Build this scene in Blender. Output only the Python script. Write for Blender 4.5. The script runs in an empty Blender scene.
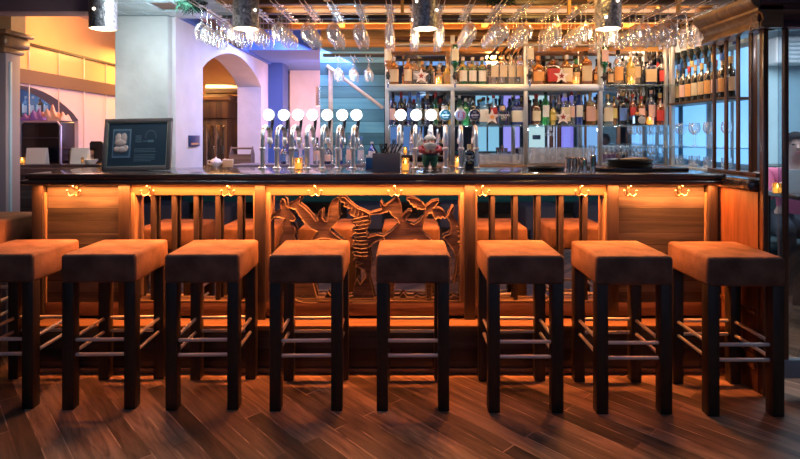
import bpy, bmesh, math, random
from mathutils import Vector, Matrix, Euler
random.seed(7)
SC = bpy.context.scene
COL = SC.collection
F, VX, VY, HC = 533.0, 405.0, 135.0, 1.413      # focal length in pixels, vanishing point, eye height

# ------------------------------------------------------------------ camera, world, lights, exposure
cam = bpy.data.cameras.new('camera'); cam.sensor_width = 36; cam.lens = 36*F/800
cam.shift_x = -5/800; cam.shift_y = -94.5/800; cam.clip_start = .05
co = bpy.data.objects.new('camera', cam); COL.objects.link(co)
co.location = (0, 0, HC); co.rotation_euler = (math.pi/2, 0, 0); SC.camera = co
w = bpy.data.worlds.new('world'); SC.world = w; w.use_nodes = True
w.node_tree.nodes['Background'].inputs[0].default_value = (.5, .6, 1, 1)
w.node_tree.nodes['Background'].inputs[1].default_value = .05
SC.view_settings.view_transform = 'Standard'; SC.view_settings.look = 'None'
SC.view_settings.exposure = 0.0; SC.view_settings.gamma = 1; SC.view_settings.use_curve_mapping = False

def area(name, loc, rot, sx, sy, power, col):
    l = bpy.data.lights.new(name, 'AREA'); l.shape = 'RECTANGLE'; l.size = sx; l.size_y = sy; l.energy = power; l.color = col
    o = bpy.data.objects.new(name, l); COL.objects.link(o); o.location = loc; o.rotation_euler = [math.radians(a) for a in rot]; return o
def point(name, loc, power, col, r=.04):
    l = bpy.data.lights.new(name, 'POINT'); l.energy = power; l.color = col; l.shadow_soft_size = r
    o = bpy.data.objects.new(name, l); COL.objects.link(o); o.location = loc; return o
ORANGE = (1, .29, .065); WARM = (1, .58, .2); BLUE = (.2, .38, 1); COOL = (.55, .75, 1)
area('bar_led_light', (-.17, 3.219, 1.117), (-22, 0, 0), 4.1, .016, 100, ORANGE)
area('canopy_fill', (.65, 4.2, 2.42), (35, 0, 0), 3.4, .12, 30, (1, .68, .4))  # unseen fill added to light the bottles and shelf fronts
area('backbar_ceiling_fill', (.65, 4.85, 2.345), (200, 0, 0), 3.4, .06, 27, (1, .46, .1))  # added uplight without a fixture, brightens the gold ceiling and boards
area('front_fill', (0, 1.5, 2.55), (0, 0, 0), 4, .8, 10, (.24, .5, 1))  # added blue fill for floor and stool fronts, no ceiling fixture
area('alcove_blue_light', (-.9, 5.2, 2.28), (0, 25, 0), .9, .7, 50, (.34, .42, 1))
area('alcove_peach_light', (-1.0, 6.7, 1.3), (180, 0, 0), .7, .5, 22, (1, .45, .3))
area('alcove_rear_fill', (-1.0, 6.2, 2.2), (35, 0, 0), .7, .4, 8, (.75, .5, 1))  # unseen lavender fill, added to lift the dark alcove wall
area('column_cool_light', (-1.55, 3.35, 2.27), (42, 0, 35), .4, .2, 11, (.74, .92, 1))
area('lounge_gold_light', (-2.6, 4.9, 2.5), (0, 40, 0), 1.2, .4, 34, (1, .45, .13))
area('lounge_arch_light', (-2.3, 4.9, 1.75), (0, 75, 0), .8, .3, 2, (.75, .6, 1))
area('far_lounge_light', (-2.75, 6.3, 2.4), (0, 0, 0), .8, .8, 45, (1, .52, .15))
area('side_room_light', (3.6, 4.4, 2.5), (0, 0, 0), 1.8, 1.8, 85, (.8, .9, 1))
area('wine_wall_light', (2.2, 4.4, 2.4), (0, -30, 0), .2, .9, 12, (1, .7, .42))
point('cornice_fill', (1.1, 3.3, 2.38), 22, (1, .6, .16), .08)  # added warm fill that gilds the screen cornice, no lamp hangs here
point('pier_pink_light', (-1.1, 4.0, 1.6), 3.5, (1, .68, .62), .1)
point('lounge_counter_fill', (-2.3, 3.62, 1.55), 3.2, (1, .85, .75), .06)  # added fill to whiten the menu cards on the lounge counter
point('teal_wall_fill', (-.55, 4.5, 1.95), 5, (.4, .72, 1), .05)  # blue fill added to brighten the teal boards
for x in (-.05, .55, 1.2, 1.9): point('counter_glass_fill', (x, 4.8, 1.465), .7, (.75, .85, 1), .012)  # unseen fills added to brighten the glassware under the glass shelf
point('side_guest_fill', (2.95, 3.3, 2.2), 9, (1, .85, .85), .06)  # added fill on the guest, no lamp stands there
point('picture_fill', (-1.3, 2.95, 1.95), 4, (.85, .95, 1), .06)  # unseen front fill added for the framed display, not a fixture

# ------------------------------------------------------------------ materials
MATS = {}
def nt(m): return m.node_tree.nodes, m.node_tree.links
def mat(name, col, rough=.5, metal=0, emit=None, es=0, bump=0, bscale=60, var=0, vscale=8, spec=.5, coat=0):
    if name in MATS: return MATS[name]
    m = bpy.data.materials.new(name); m.use_nodes = True; N, L = nt(m); b = N['Principled BSDF']
    b.inputs['Base Color'].default_value = (*col, 1); b.inputs['Roughness'].default_value = rough; b.inputs['Metallic'].default_value = metal
    b.inputs['Specular IOR Level'].default_value = spec; b.inputs['Coat Weight'].default_value = coat
    if emit: b.inputs['Emission Color'].default_value = (*emit, 1); b.inputs['Emission Strength'].default_value = es
    tc = N.new('ShaderNodeTexCoord')
    if var:
        n = N.new('ShaderNodeTexNoise'); n.inputs['Scale'].default_value = vscale; n.inputs['Detail'].default_value = 6
        L.new(tc.outputs['Object'], n.inputs['Vector'])
        r = N.new('ShaderNodeValToRGB'); r.color_ramp.elements[0].position = .3; r.color_ramp.elements[1].position = .72
        r.color_ramp.elements[0].color = (*[c*(1-var) for c in col], 1); r.color_ramp.elements[1].color = (*[min(1, c*(1+var)) for c in col], 1)
        L.new(n.outputs['Fac'], r.inputs['Fac']); L.new(r.outputs['Color'], b.inputs['Base Color'])
    if bump:
        n = N.new('ShaderNodeTexNoise'); n.inputs['Scale'].default_value = bscale; n.inputs['Detail'].default_value = 5
        L.new(tc.outputs['Object'], n.inputs['Vector'])
        u = N.new('ShaderNodeBump'); u.inputs['Strength'].default_value = bump; u.inputs['Distance'].default_value = .01
        L.new(n.outputs['Fac'], u.inputs['Height']); L.new(u.outputs['Normal'], b.inputs['Normal'])
    MATS[name] = m; return m
def wood(name, c1, c2, axis=0, scale=9, rough=.5, bump=.15, coat=0, stretch=.07, board=None):
    """grain runs along AXIS; BOARD=(axis, width) shifts tone per board"""
    if name in MATS: return MATS[name]
    m = bpy.data.materials.new(name); m.use_nodes = True; N, L = nt(m); b = N['Principled BSDF']
    b.inputs['Roughness'].default_value = rough; b.inputs['Coat Weight'].default_value = coat; b.inputs['Coat Roughness'].default_value = .12
    tc = N.new('ShaderNodeTexCoord'); mp = N.new('ShaderNodeMapping'); s = [1, 1, 1]; s[axis] = stretch; mp.inputs['Scale'].default_value = s
    L.new(tc.outputs['Object'], mp.inputs['Vector'])
    vec = mp.outputs['Vector']
    n = N.new('ShaderNodeTexNoise'); n.inputs['Scale'].default_value = scale*3; n.inputs['Detail'].default_value = 8; n.inputs['Roughness'].default_value = .65; n.inputs['Distortion'].default_value = .6
    L.new(vec, n.inputs['Vector'])
    r = N.new('ShaderNodeValToRGB'); r.color_ramp.elements[0].position = .32; r.color_ramp.elements[1].position = .7
    r.color_ramp.elements[0].color = (*c1, 1); r.color_ramp.elements[1].color = (*c2, 1)
    L.new(n.outputs['Fac'], r.inputs['Fac']); out = r.outputs['Color']
    if board:
        sx = N.new('ShaderNodeSeparateXYZ'); L.new(tc.outputs['Object'], sx.inputs[0])
        d = N.new('ShaderNodeMath'); d.operation = 'DIVIDE'; d.inputs[1].default_value = board[1]; L.new(sx.outputs[board[0]], d.inputs[0])
        f = N.new('ShaderNodeMath'); f.operation = 'FLOOR'; L.new(d.outputs[0], f.inputs[0])
        wn = N.new('ShaderNodeTexWhiteNoise'); wn.noise_dimensions = '1D'; L.new(f.outputs[0], wn.inputs['W'])
        mr = N.new('ShaderNodeMapRange'); mr.inputs['To Min'].default_value = .38; mr.inputs['To Max'].default_value = 1.45; L.new(wn.outputs['Value'], mr.inputs['Value'])
        fr = N.new('ShaderNodeMath'); fr.operation = 'FRACT'; L.new(d.outputs[0], fr.inputs[0])
        gt = N.new('ShaderNodeMath'); gt.operation = 'GREATER_THAN'; gt.inputs[1].default_value = .035; L.new(fr.outputs[0], gt.inputs[0])
        ml = N.new('ShaderNodeMath'); ml.operation = 'MULTIPLY'; L.new(mr.outputs[0], ml.inputs[0]); L.new(gt.outputs[0], ml.inputs[1])
        vm = N.new('ShaderNodeVectorMath'); vm.operation = 'SCALE'; L.new(out, vm.inputs[0]); L.new(ml.outputs[0], vm.inputs['Scale']); out = vm.outputs[0]
    L.new(out, b.inputs['Base Color'])
    u = N.new('ShaderNodeBump'); u.inputs['Strength'].default_value = bump; u.inputs['Distance'].default_value = .01
    L.new(n.outputs['Fac'], u.inputs['Height']); L.new(u.outputs['Normal'], b.inputs['Normal'])
    MATS[name] = m; return m
def clear(name, tint=(1, 1, 1), body=0, bodycol=(1, 1, 1), ior=1.5, refl=1.0, rough=.02, blend=.38, edge=0):
    """thin glass: transparent + fresnel gloss, with an optional coloured body"""
    if name in MATS: return MATS[name]
    m = bpy.data.materials.new(name); m.use_nodes = True; N, L = nt(m); N.remove(N['Principled BSDF'])
    t = N.new('ShaderNodeBsdfTransparent'); t.inputs[0].default_value = (*tint, 1)
    g = N.new('ShaderNodeBsdfGlossy'); g.inputs['Roughness'].default_value = rough; g.inputs[0].default_value = (refl, refl, refl, 1)
    lw = N.new('ShaderNodeLayerWeight'); lw.inputs['Blend'].default_value = blend
    mr = N.new('ShaderNodeMapRange'); mr.inputs['To Min'].default_value = .06; mr.inputs['To Max'].default_value = .85; L.new(lw.outputs['Facing'], mr.inputs['Value'])
    mx = N.new('ShaderNodeMixShader'); L.new(mr.outputs[0], mx.inputs[0])
    if edge:  # whitened rims stand in for light refracted at the glass edges
        d = N.new('ShaderNodeBsdfDiffuse'); d.inputs[0].default_value = (*bodycol, 1)
        pw = N.new('ShaderNodeMath'); pw.operation = 'POWER'; pw.inputs[1].default_value = 1.6; L.new(lw.outputs['Facing'], pw.inputs[0])
        m3 = N.new('ShaderNodeMath'); m3.operation = 'MULTIPLY_ADD'; m3.inputs[1].default_value = edge; m3.inputs[2].default_value = body; L.new(pw.outputs[0], m3.inputs[0])
        m2 = N.new('ShaderNodeMixShader'); L.new(m3.outputs[0], m2.inputs[0]); L.new(t.outputs[0], m2.inputs[1]); L.new(d.outputs[0], m2.inputs[2]); L.new(m2.outputs[0], mx.inputs[1])
    elif body:
        d = N.new('ShaderNodeBsdfDiffuse'); d.inputs[0].default_value = (*bodycol, 1)
        m2 = N.new('ShaderNodeMixShader'); m2.inputs[0].default_value = body; L.new(t.outputs[0], m2.inputs[1]); L.new(d.outputs[0], m2.inputs[2]); L.new(m2.outputs[0], mx.inputs[1])
    else: L.new(t.outputs[0], mx.inputs[1])
    L.new(g.outputs[0], mx.inputs[2]); L.new(mx.outputs[0], N['Material Output'].inputs[0])
    MATS[name] = m; return m
def glow(name, col, s): return mat(name, col, .4, emit=col, es=s)

# ------------------------------------------------------------------ mesh builder
class G:
    def __init__(s): s.v = []; s.f = []
    def add(s, v, f, M=None):
        k = len(s.v); s.v += [tuple(M @ Vector(p)) if M else tuple(p) for p in v]; s.f += [[i+k for i in q] for q in f]; return s
    def box(s, x0, x1, y0, y1, z0, z1, bev=0, seg=2, M=None):
        b = bmesh.new(); bmesh.ops.create_cube(b, size=1)
        for q in b.verts: q.co = ((x0+x1)/2+q.co.x*(x1-x0), (y0+y1)/2+q.co.y*(y1-y0), (z0+z1)/2+q.co.z*(z1-z0))
        if bev: bmesh.ops.bevel(b, geom=b.edges[:], offset=bev, segments=seg, profile=.5, affect='EDGES', clamp_overlap=True)
        b.verts.index_update(); s.add([q.co[:] for q in b.verts], [[q.index for q in f.verts] for f in b.faces], M); b.free(); return s
    def lathe(s, prof, n=16, M=None, sup=None, cap=True):
        """prof: [(r, z)] or [(r, z, exponent)]; exponent above 2 squares the section"""
        v = []; f = []
        for p in prof:
            e = p[2] if len(p) > 2 else 2
            for i in range(n):
                a = 2*math.pi*(i+.5)/n; c, d = math.cos(a), math.sin(a); k = (abs(c)**e+abs(d)**e)**(-1/e)
                v.append((p[0]*c*k, p[0]*d*k, p[1]))
        for j in range(len(prof)-1):
            for i in range(n):
                a, b = j*n+i, j*n+(i+1) % n; f.append([a, b, b+n, a+n])
        if cap:
            if prof[0][0] > 1e-6: f.append(list(range(n))[::-1])
            if prof[-1][0] > 1e-6: f.append([(len(prof)-1)*n+i for i in range(n)])
        return s.add(v, f, M)
    def ell(s, c, r, n=14, M=None):
        k = 9; return s.lathe([(max(1e-5, math.sin(math.pi*i/k)), -math.cos(math.pi*i/k)) for i in range(k+1)], n, (M or Matrix()) @ Matrix.Translation(c) @ Matrix.Diagonal((*r, 1)), cap=False)
    def tube(s, path, r, n=10, M=None):
        P = [Vector(p) for p in path]; v = []; f = []; up = None
        R = r if isinstance(r, (list, tuple)) else [r]*len(P)
        for i, p in enumerate(P):
            t = (P[min(i+1, len(P)-1)]-P[max(i-1, 0)]).normalized()
            if up is None: up = t.orthogonal().normalized()
            up = (up-t*up.dot(t)).normalized(); w_ = t.cross(up)
            for k in range(n):
                a = 2*math.pi*k/n; v.append(p+up*math.cos(a)*R[i]+w_*math.sin(a)*R[i])
        for j in range(len(P)-1):
            for k in range(n):
                a, b = j*n+k, j*n+(k+1) % n; f.append([a, b, b+n, a+n])
        f.append(list(range(n))[::-1]); f.append([(len(P)-1)*n+k for k in range(n)])
        return s.add(v, f, M)
    def prism(s, poly, d0, d1, fn, bev=0):
        """extrude a 2D outline from depth d0 (front) to d1; fn(u, v, d) -> xyz"""
        b = bmesh.new(); vs = [b.verts.new((p[0], p[1], 0)) for p in poly]; fc = b.faces.new(vs)
        if fc.normal.z < 0: fc.normal_flip()
        e = bmesh.ops.extrude_face_region(b, geom=[fc]); top = [q for q in e['geom'] if isinstance(q, bmesh.types.BMVert)]
        for q in top: q.co.z = 1
        tf = [q for q in e['geom'] if isinstance(q, bmesh.types.BMFace)]
        if bev: bmesh.ops.inset_region(b, faces=tf, thickness=bev, depth=0, use_even_offset=True)
        bmesh.ops.triangulate(b, faces=[q for q in b.faces if len(q.verts) > 4], ngon_method='EAR_CLIP')
        b.normal_update(); b.verts.index_update()
        ins = set(q.index for q in b.verts if q.co.z > .5) - set(q.index for q in top) if bev else set()
        v = []
        for q in b.verts:
            z = q.co.z; d = d1+(d0-d1)*z
            if bev and z > .5 and q in top: d = d0+(d1-d0)*.35
            v.append(fn(q.co.x, q.co.y, d))
        s.add(v, [[q.index for q in f.verts] for f in b.faces]); b.free(); return s
    def build(s, name, m, parent=None, loc=(0, 0, 0), rot=(0, 0, 0), ang=38):
        me = bpy.data.meshes.new(name); me.from_pydata(s.v, [], s.f)
        b = bmesh.new(); b.from_mesh(me); bmesh.ops.recalc_face_normals(b, faces=b.faces); b.to_mesh(me); b.free()
        for p in me.polygons: p.use_smooth = True
        me.set_sharp_from_angle(angle=math.radians(ang)); me.materials.append(m)
        o = bpy.data.objects.new(name, me); COL.objects.link(o); o.parent = parent; o.location = loc; o.rotation_euler = rot; return o
def tag(o, label=None, cat=None, group=None, kind=None):
    if label: o['label'] = label
    if cat: o['category'] = cat
    if group: o['group'] = group
    if kind: o['kind'] = kind
    return o
def thing(name, label, cat, loc=(0, 0, 0), rz=0, group=None):
    o = bpy.data.objects.new(name, None); COL.objects.link(o); o.empty_display_size = .05
    o.location = loc; o.rotation_euler = (0, 0, rz); return tag(o, label, cat, group)
def dup(root, loc, rz=0, label=None, group=None):
    r = root.copy(); COL.objects.link(r); r.location = loc; r.rotation_euler = (0, 0, rz); tag(r, label, None, group)
    for ch in list(root.children):
        c = ch.copy(); COL.objects.link(c); c.parent = r
        for g in list(ch.children):
            d = g.copy(); COL.objects.link(d); d.parent = c
    return r
def struct(name, g, m): return tag(g.build(name, m), kind='structure')
def text(name, s, size, m, parent, loc, rot=(90, 0, 0), flip=False):
    c = bpy.data.curves.new(name, 'FONT'); c.body = s; c.size = size; c.extrude = .0006; c.align_x = 'CENTER'; c.align_y = 'CENTER'
    q = bpy.data.objects.new(name+'_curve', c); me = bpy.data.meshes.new_from_object(q); bpy.data.objects.remove(q); me.materials.clear(); me.materials.append(m)
    if flip:
        for p in me.vertices: p.co.x *= -1
    o = bpy.data.objects.new(name, me); COL.objects.link(o); o.parent = parent; o.location = loc; o.rotation_euler = [math.radians(a) for a in rot]; return o
def X(px, d): return (px-VX)*d/F
def Z(py, d): return HC-(py-VY)*d/F
ORD = 'first second third fourth fifth sixth seventh eighth ninth tenth eleventh twelfth thirteenth fourteenth fifteenth sixteenth seventeenth eighteenth nineteenth twentieth'.split()
def T(x, y, z): return Matrix.Translation((x, y, z))
def RZ(a): return Matrix.Rotation(a, 4, 'Z')

# ------------------------------------------------------------------ shared materials
suede = mat('brown_suede', (.16, .083, .057), .85, bump=.35, bscale=140, var=.4, vscale=9, spec=.2)
dark_leg = wood('dark_stool_wood', (.014, .009, .007), (.045, .028, .02), 2, 12, .42)
steel = mat('brushed_steel', (.72, .68, .66), .3, 1, bump=.05, bscale=90)
chrome = mat('chrome', (.85, .83, .82), .12, 1)
brass = mat('brass_hook_metal', (.42, .34, .26), .38, 1)
oak = wood('bar_pale_oak', (.16, .096, .052), (.28, .18, .105), 0, 7, .45)
oak_v = wood('bar_pale_oak_upright', (.21, .125, .068), (.37, .23, .135), 2, 7, .45)
post_w = wood('bar_dark_post', (.025, .018, .015), (.065, .042, .034), 2, 10, .5)
plank_w = wood('weathered_planks', (.032, .027, .025), (.125, .098, .08), 0, 6, .6, .35, board=(2, .074))
counter_w = wood('counter_dark_lacquer', (.026, .017, .017), (.085, .052, .046), 0, 9, .24, .06, coat=.8)
step_w = wood('step_wood', (.16, .085, .048), (.33, .175, .1), 0, 6, .4)
dark_panel = wood('dark_step_panel', (.02, .02, .02), (.055, .052, .05), 0, 8, .4, board=(2, .07))
cab_w = wood('cabinet_mahogany', (.05, .018, .009), (.17, .062, .026), 2, 7, .32, .1, coat=.3)
cab_h = wood('cabinet_mahogany_cornice', (.09, .045, .022), (.26, .14, .065), 0, 6, .3, .08, coat=.4)
red_panel = wood('reddish_panel', (.075, .028, .014), (.22, .085, .04), 2, 5, .4, .1)
carve_w = wood('carved_walnut', (.06, .04, .03), (.25, .16, .11), 0, 22, .5, .6)
mirror = mat('mirror_glass', (.78, .82, .88), .015, 1)
mirror_dark = mat('bar_mirror_glass', (.62, .62, .66), .02, 1)
plaster = mat('grey_plaster', (.5, .54, .55), .75, bump=1.0, bscale=7, var=.12, vscale=5)
white_pl = mat('white_plaster', (.72, .68, .72), .75, bump=.3, bscale=14, var=.07, vscale=6)
gold_wall = mat('gold_paint', (.8, .5, .24), .55, var=.06, vscale=3)
black = mat('black_paint', (.012, .012, .014), .4)
glass = clear('clear_glass', (1, 1, 1), .05, (.97, .95, .96), blend=.5, edge=.95); pane = clear('pane_glass', (.86, .94, 1), 0, ior=1.45)

# ------------------------------------------------------------------ floor with 45 degree boards
def floor_mat():
    m = bpy.data.materials.new('diagonal_oak_floor'); m.use_nodes = True; N, L = nt(m); b = N['Principled BSDF']
    tc = N.new('ShaderNodeTexCoord'); mp = N.new('ShaderNodeMapping'); mp.inputs['Rotation'].default_value = (0, 0, math.radians(47)); L.new(tc.outputs['Object'], mp.inputs['Vector'])
    br = N.new('ShaderNodeTexBrick'); br.inputs['Scale'].default_value = 1; br.inputs['Brick Width'].default_value = 1.05; br.inputs['Row Height'].default_value = .088
    br.inputs['Mortar Size'].default_value = .003; br.inputs['Color1'].default_value = (0, 0, 0, 1); br.inputs['Color2'].default_value = (1, 1, 1, 1); br.inputs['Mortar'].default_value = (.5, .5, .5, 1)
    br.inputs['Bias'].default_value = 0; br.offset = .37; br.inputs['Mortar Smooth'].default_value = .2
    L.new(mp.outputs[0], br.inputs['Vector'])
    st = N.new('ShaderNodeMapping'); st.inputs['Scale'].default_value = (.1, 1, 1); L.new(mp.outputs[0], st.inputs['Vector'])
    n = N.new('ShaderNodeTexNoise'); n.inputs['Scale'].default_value = 26; n.inputs['Detail'].default_value = 8; n.inputs['Roughness'].default_value = .65; n.inputs['Distortion'].default_value = .7; L.new(st.outputs[0], n.inputs['Vector'])
    r = N.new('ShaderNodeValToRGB'); e = r.color_ramp.elements; e[0].color = (.1, .055, .036, 1); e[1].color = (.42, .24, .15, 1); e[0].position = .3; e[1].position = .75; L.new(n.outputs['Fac'], r.inputs[0])
    mr = N.new('ShaderNodeMapRange'); mr.inputs['To Min'].default_value = .35; mr.inputs['To Max'].default_value = 1.7; L.new(br.outputs['Color'], mr.inputs['Value'])
    vm = N.new('ShaderNodeVectorMath'); vm.operation = 'SCALE'; L.new(r.outputs[0], vm.inputs[0]); L.new(mr.outputs[0], vm.inputs['Scale'])
    sn = N.new('ShaderNodeTexNoise'); sn.inputs['Scale'].default_value = 4.5; L.new(mp.outputs[0], sn.inputs['Vector'])
    gap = N.new('ShaderNodeMix'); gap.data_type = 'RGBA'; gap.inputs['B'].default_value = (.62, .4, .27, 1); L.new(vm.outputs[0], gap.inputs['A'])
    gm = N.new('ShaderNodeMath'); gm.operation = 'MULTIPLY'; L.new(br.outputs['Fac'], gm.inputs[0])
    ss = N.new('ShaderNodeMapRange'); ss.inputs['From Min'].default_value = .47; ss.inputs['From Max'].default_value = .58; L.new(sn.outputs['Fac'], ss.inputs['Value']); L.new(ss.outputs[0], gm.inputs[1]); L.new(gm.outputs[0], gap.inputs['Factor'])
    L.new(gap.outputs['Result'], b.inputs['Base Color'])
    rr = N.new('ShaderNodeMapRange'); rr.inputs['To Min'].default_value = .28; rr.inputs['To Max'].default_value = .5; L.new(n.outputs['Fac'], rr.inputs['Value']); L.new(rr.outputs[0], b.inputs['Roughness'])
    u = N.new('ShaderNodeBump'); u.inputs['Strength'].default_value = .2; u.inputs['Distance'].default_value = .005; L.new(n.outputs['Fac'], u.inputs['Height']); L.new(u.outputs[0], b.inputs['Normal'])
    return m
struct('floor', G().box(-6, 6, -4.2, 9, -.1, 0), floor_mat())

# ------------------------------------------------------------------ room shell
dim = mat('dim_wall_paint', (.16, .14, .16), .7)
struct('wall_back', G().box(-6, 6, 8.9, 9.1, 0, 3), white_pl)
struct('wall_left', G().box(-6.1, -6, -4.2, 9, 0, 3), dim)
struct('wall_right', G().box(6, 6.1, -4.2, 9, 0, 3), dim)
struct('wall_front', G().box(-6, 6, -4.3, -4.2, 0, 3), mat('dark_blue_wall_paint', (.05, .08, .14), .6))
struct('ceiling', G().box(-6, 6, -4.2, 3.2, 2.62, 2.75), mat('front_ceiling_paint', (.12, .1, .1), .7))
# ceiling over the bar
struct('ceiling_bar', G().box(-1.42, 2.75, 3.2, 5.1, 2.43, 2.55), wood('gold_ceiling_boards', (.42, .18, .04), (.72, .35, .09), 0, 4, .4, .1))
struct('ceiling_rear', G().box(-6, 6, 5.1, 9, 2.62, 2.75), mat('rear_ceiling_paint', (.6, .5, .55), .7))
struct('ceiling_lounge', G().box(-6, -2.3, 3.2, 5.1, 2.62, 2.75), gold_wall)
struct('ceiling_side_room', G().box(2.75, 6, 3.2, 5.1, 2.62, 2.75), plaster)
for i, y in enumerate((3.95, 4.25, 4.6, 4.88)): struct('trim_%d' % (20+i), G().box(-1.4, 2.7, y, y+.06, 2.385, 2.432, .004), mat('dark_batten', (.07, .032, .016), .45))
for i, x in enumerate((-.6, .05, .7, 1.35, 2.0)): struct('trim_%d' % (30+i), G().box(x, x+.05, 3.3, 5.05, 2.4, 2.433, .004), mat('gold_batten', (.75, .4, .12), .4))
# mirrored tiles over the counter end
tile = mat('blue_mirror_tile', (.5, .66, .72), .15, .4, var=.2, vscale=6)
g = G()
for i in range(7):
    for j in range(3):
        if (i, j) == (4, 1): continue
        x0 = -2.32+i*.155; y0 = 3.28+j*.24; g.box(x0, x0+.152, y0, y0+.235, 2.285, 2.3, .004, 1)
struct('ceiling_tile', g, tile)
struct('ceiling_tile_backing', G().box(-2.32, -1.24, 3.26, 4.02, 2.3, 2.44), wood('brown_ceiling_board', (.1, .05, .03), (.25, .12, .07), 0, 6, .5))
struct('trim_1', G().box(-3.7, -1.95, 3.36, 3.5, 2.19, 2.62, .01), mat('plum_beam_paint', (.17, .12, .14), .55))

# concrete column and the arch wall behind the counter
struct('column_concrete', G().box(-2.115, -1.725, 3.88, 4.2, 0, 2.285, .012, 3), plaster)
def arch_wall(name, x0, x1, y0, y1, zb, zt, ya, yb, spring, rise, m, sill=0.0):
    pts = [(y0, zb), (ya, zb), (ya, spring)]
    k = 18
    for i in range(1, k): t = i/k; pts.append((ya+(yb-ya)*t, spring+rise*math.sin(math.pi*t)**.8))
    pts += [(yb, spring), (yb, zb), (y1, zb), (y1, zt), (y0, zt)]
    g = G(); g.prism(pts, x1, x0, lambda u, v, d: (d, u, v))
    return struct(name, g, m)
arch_wall('wall_arch', -1.98, -1.7, 3.95, 6.62, 0, 2.31, 4.48, 6.3, 1.98, .24, white_pl)
struct('trim_2', G().box(-1.99, -1.66, 3.95, 6.7, 2.29, 2.35), mat('blue_bulkhead_paint', (.1, .2, .62), .6))
struct('ceiling_bulkhead', G().box(-1.7, -.8, 5.62, 8.9, 2.31, 2.62), mat('blue_bulkhead_paint', (.1, .2, .62), .6))
struct('wall_alcove_rear', G().box(-1.6, -.6, 7.4, 7.5, 0, 2.4), white_pl)
struct('column_blue', G().box(-1.78, -1.52, 6.62, 6.95, 0, 2.31), mat('blue_column_paint', (.07, .13, .34), .6))
g = G().prism([(4.12, 2.43), (4.12, 2.335), (4.3, 2.29), (4.55, 2.245), (4.95, 2.22), (4.95, 2.43)], -1.56, -1.5, lambda u, v, d: (d, u, v))
struct('trim_3', g, wood('valance_slats', (.05, .022, .014), (.19, .08, .05), 2, 8, .5, board=(1, .05)))
# left lounge wall: gold panels, rail, band and an arched opening
struct('wall_lounge', G().box(-3.42, -3.32, 3.9, 9, 1.98, 2.62), gold_wall)
g = G()
for i in range(10):
    y = 3.9+i*.4; g.box(-3.325, -3.312, y+.004, y+.396, 1.985, 2.2, .003, 1)
struct('wall_lounge_panel', g, mat('gold_gloss_panel', (.82, .52, .26), .22, spec=.6))
struct('trim_4', G().box(-3.33, -3.29, 3.9, 8, 2.2, 2.222), mat('dark_rail_wood', (.05, .02, .012), .4))
for i in range(5): struct('trim_%d' % (40+i), G().tube([(-3.3, 3.9+.4*(i+1.95), 1.2), (-3.3, 3.9+.4*(i+1.95), 2.2)], .005, 6), mat('joint_metal', (.7, .55, .5), .35, .6))
struct('trim_5', G().box(-3.33, -3.295, 3.9, 8, 1.86, 1.985), mat('mauve_band_paint', (.15, .085, .075), .5))
arch_wall('wall_lounge_arch', -3.46, -3.32, 3.7, 8, 0, 1.87, 3.85, 5.42, 1.56, .28, mat('lilac_plaster', (.62, .5, .58), .7, bump=.2, bscale=12))
struct('wall_alcove', G().box(-4.6, -4.5, 3.4, 6.2, 0, 2.6), mat('alcove_blue_paint', (.2, .3, .5), .6))
struct('wall_lounge_end', G().box(-3.42, -1.98, 7.9, 8.05, 0, 2.62), gold_wall)
# grey door pillar at the picture edge
pl = mat('mauve_pillar_paint', (.3, .24, .27), .5)
struct('column_mauve', G().box(-3.7, -2.74, 3.66, 3.8, 0, 1.98, .008, 2), pl)
struct('trim_6', G().box(-2.75, -2.732, 3.685, 3.71, .3, 1.92, .004), mat('steel_blue_edge', (.3, .45, .55), .3))
struct('trim_7', G().box(-3.7, -2.73, 3.63, 3.83, 1.98, 2.02, .01).box(-3.7, -2.7, 3.6, 3.85, 2.02, 2.1, .02, 3).box(-3.7, -2.68, 3.58, 3.86, 2.1, 2.13, .01), cab_h)
struct('column_gold', G().box(-3.7, -2.72, 3.68, 3.82, 2.13, 2.62), gold_wall)

# ------------------------------------------------------------------ back bar wall
struct('wall_backbar', G().box(-.8, 2.75, 5.06, 5.16, 0, 2.43), wood('gold_back_boards', (.45, .22, .06), (.8, .45, .14), 0, 5, .45, .1, board=(2, .075)))
struct('wall_teal', G().box(-.8, -.17, 5.02, 5.07, 1.0, 2.24), wood('teal_boards', (.08, .26, .36), (.16, .42, .52), 0, 5, .35, .1, board=(2, .11)))
struct('trim_8', G().box(-.17, 2.5, 4.98, 5.05, 2.3, 2.335), mat('dark_brown_slat', (.06, .03, .02), .5))
struct('wall_side', G().box(2.62, 2.66, 3.9, 5.1, 0, 2.43), mat('pale_blue_wall_paint', (.55, .7, .82), .5))
# daylit window in the side wall behind the wine
g = G().box(2.6, 2.622, 3.92, 5.02, 1.15, 2.12)
win = struct('window_1', g, mat('side_window_frame', (.25, .4, .55), .4))
for i, (a, b) in enumerate([(3.95, 4.2), (4.26, 4.5), (4.6, 4.97)]):
    G().box(2.592, 2.602, a, b, 1.19, 2.08).build('window_pane', glow('daylight_pane_blue', (.22, .58, 1), 1.0), win)
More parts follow.
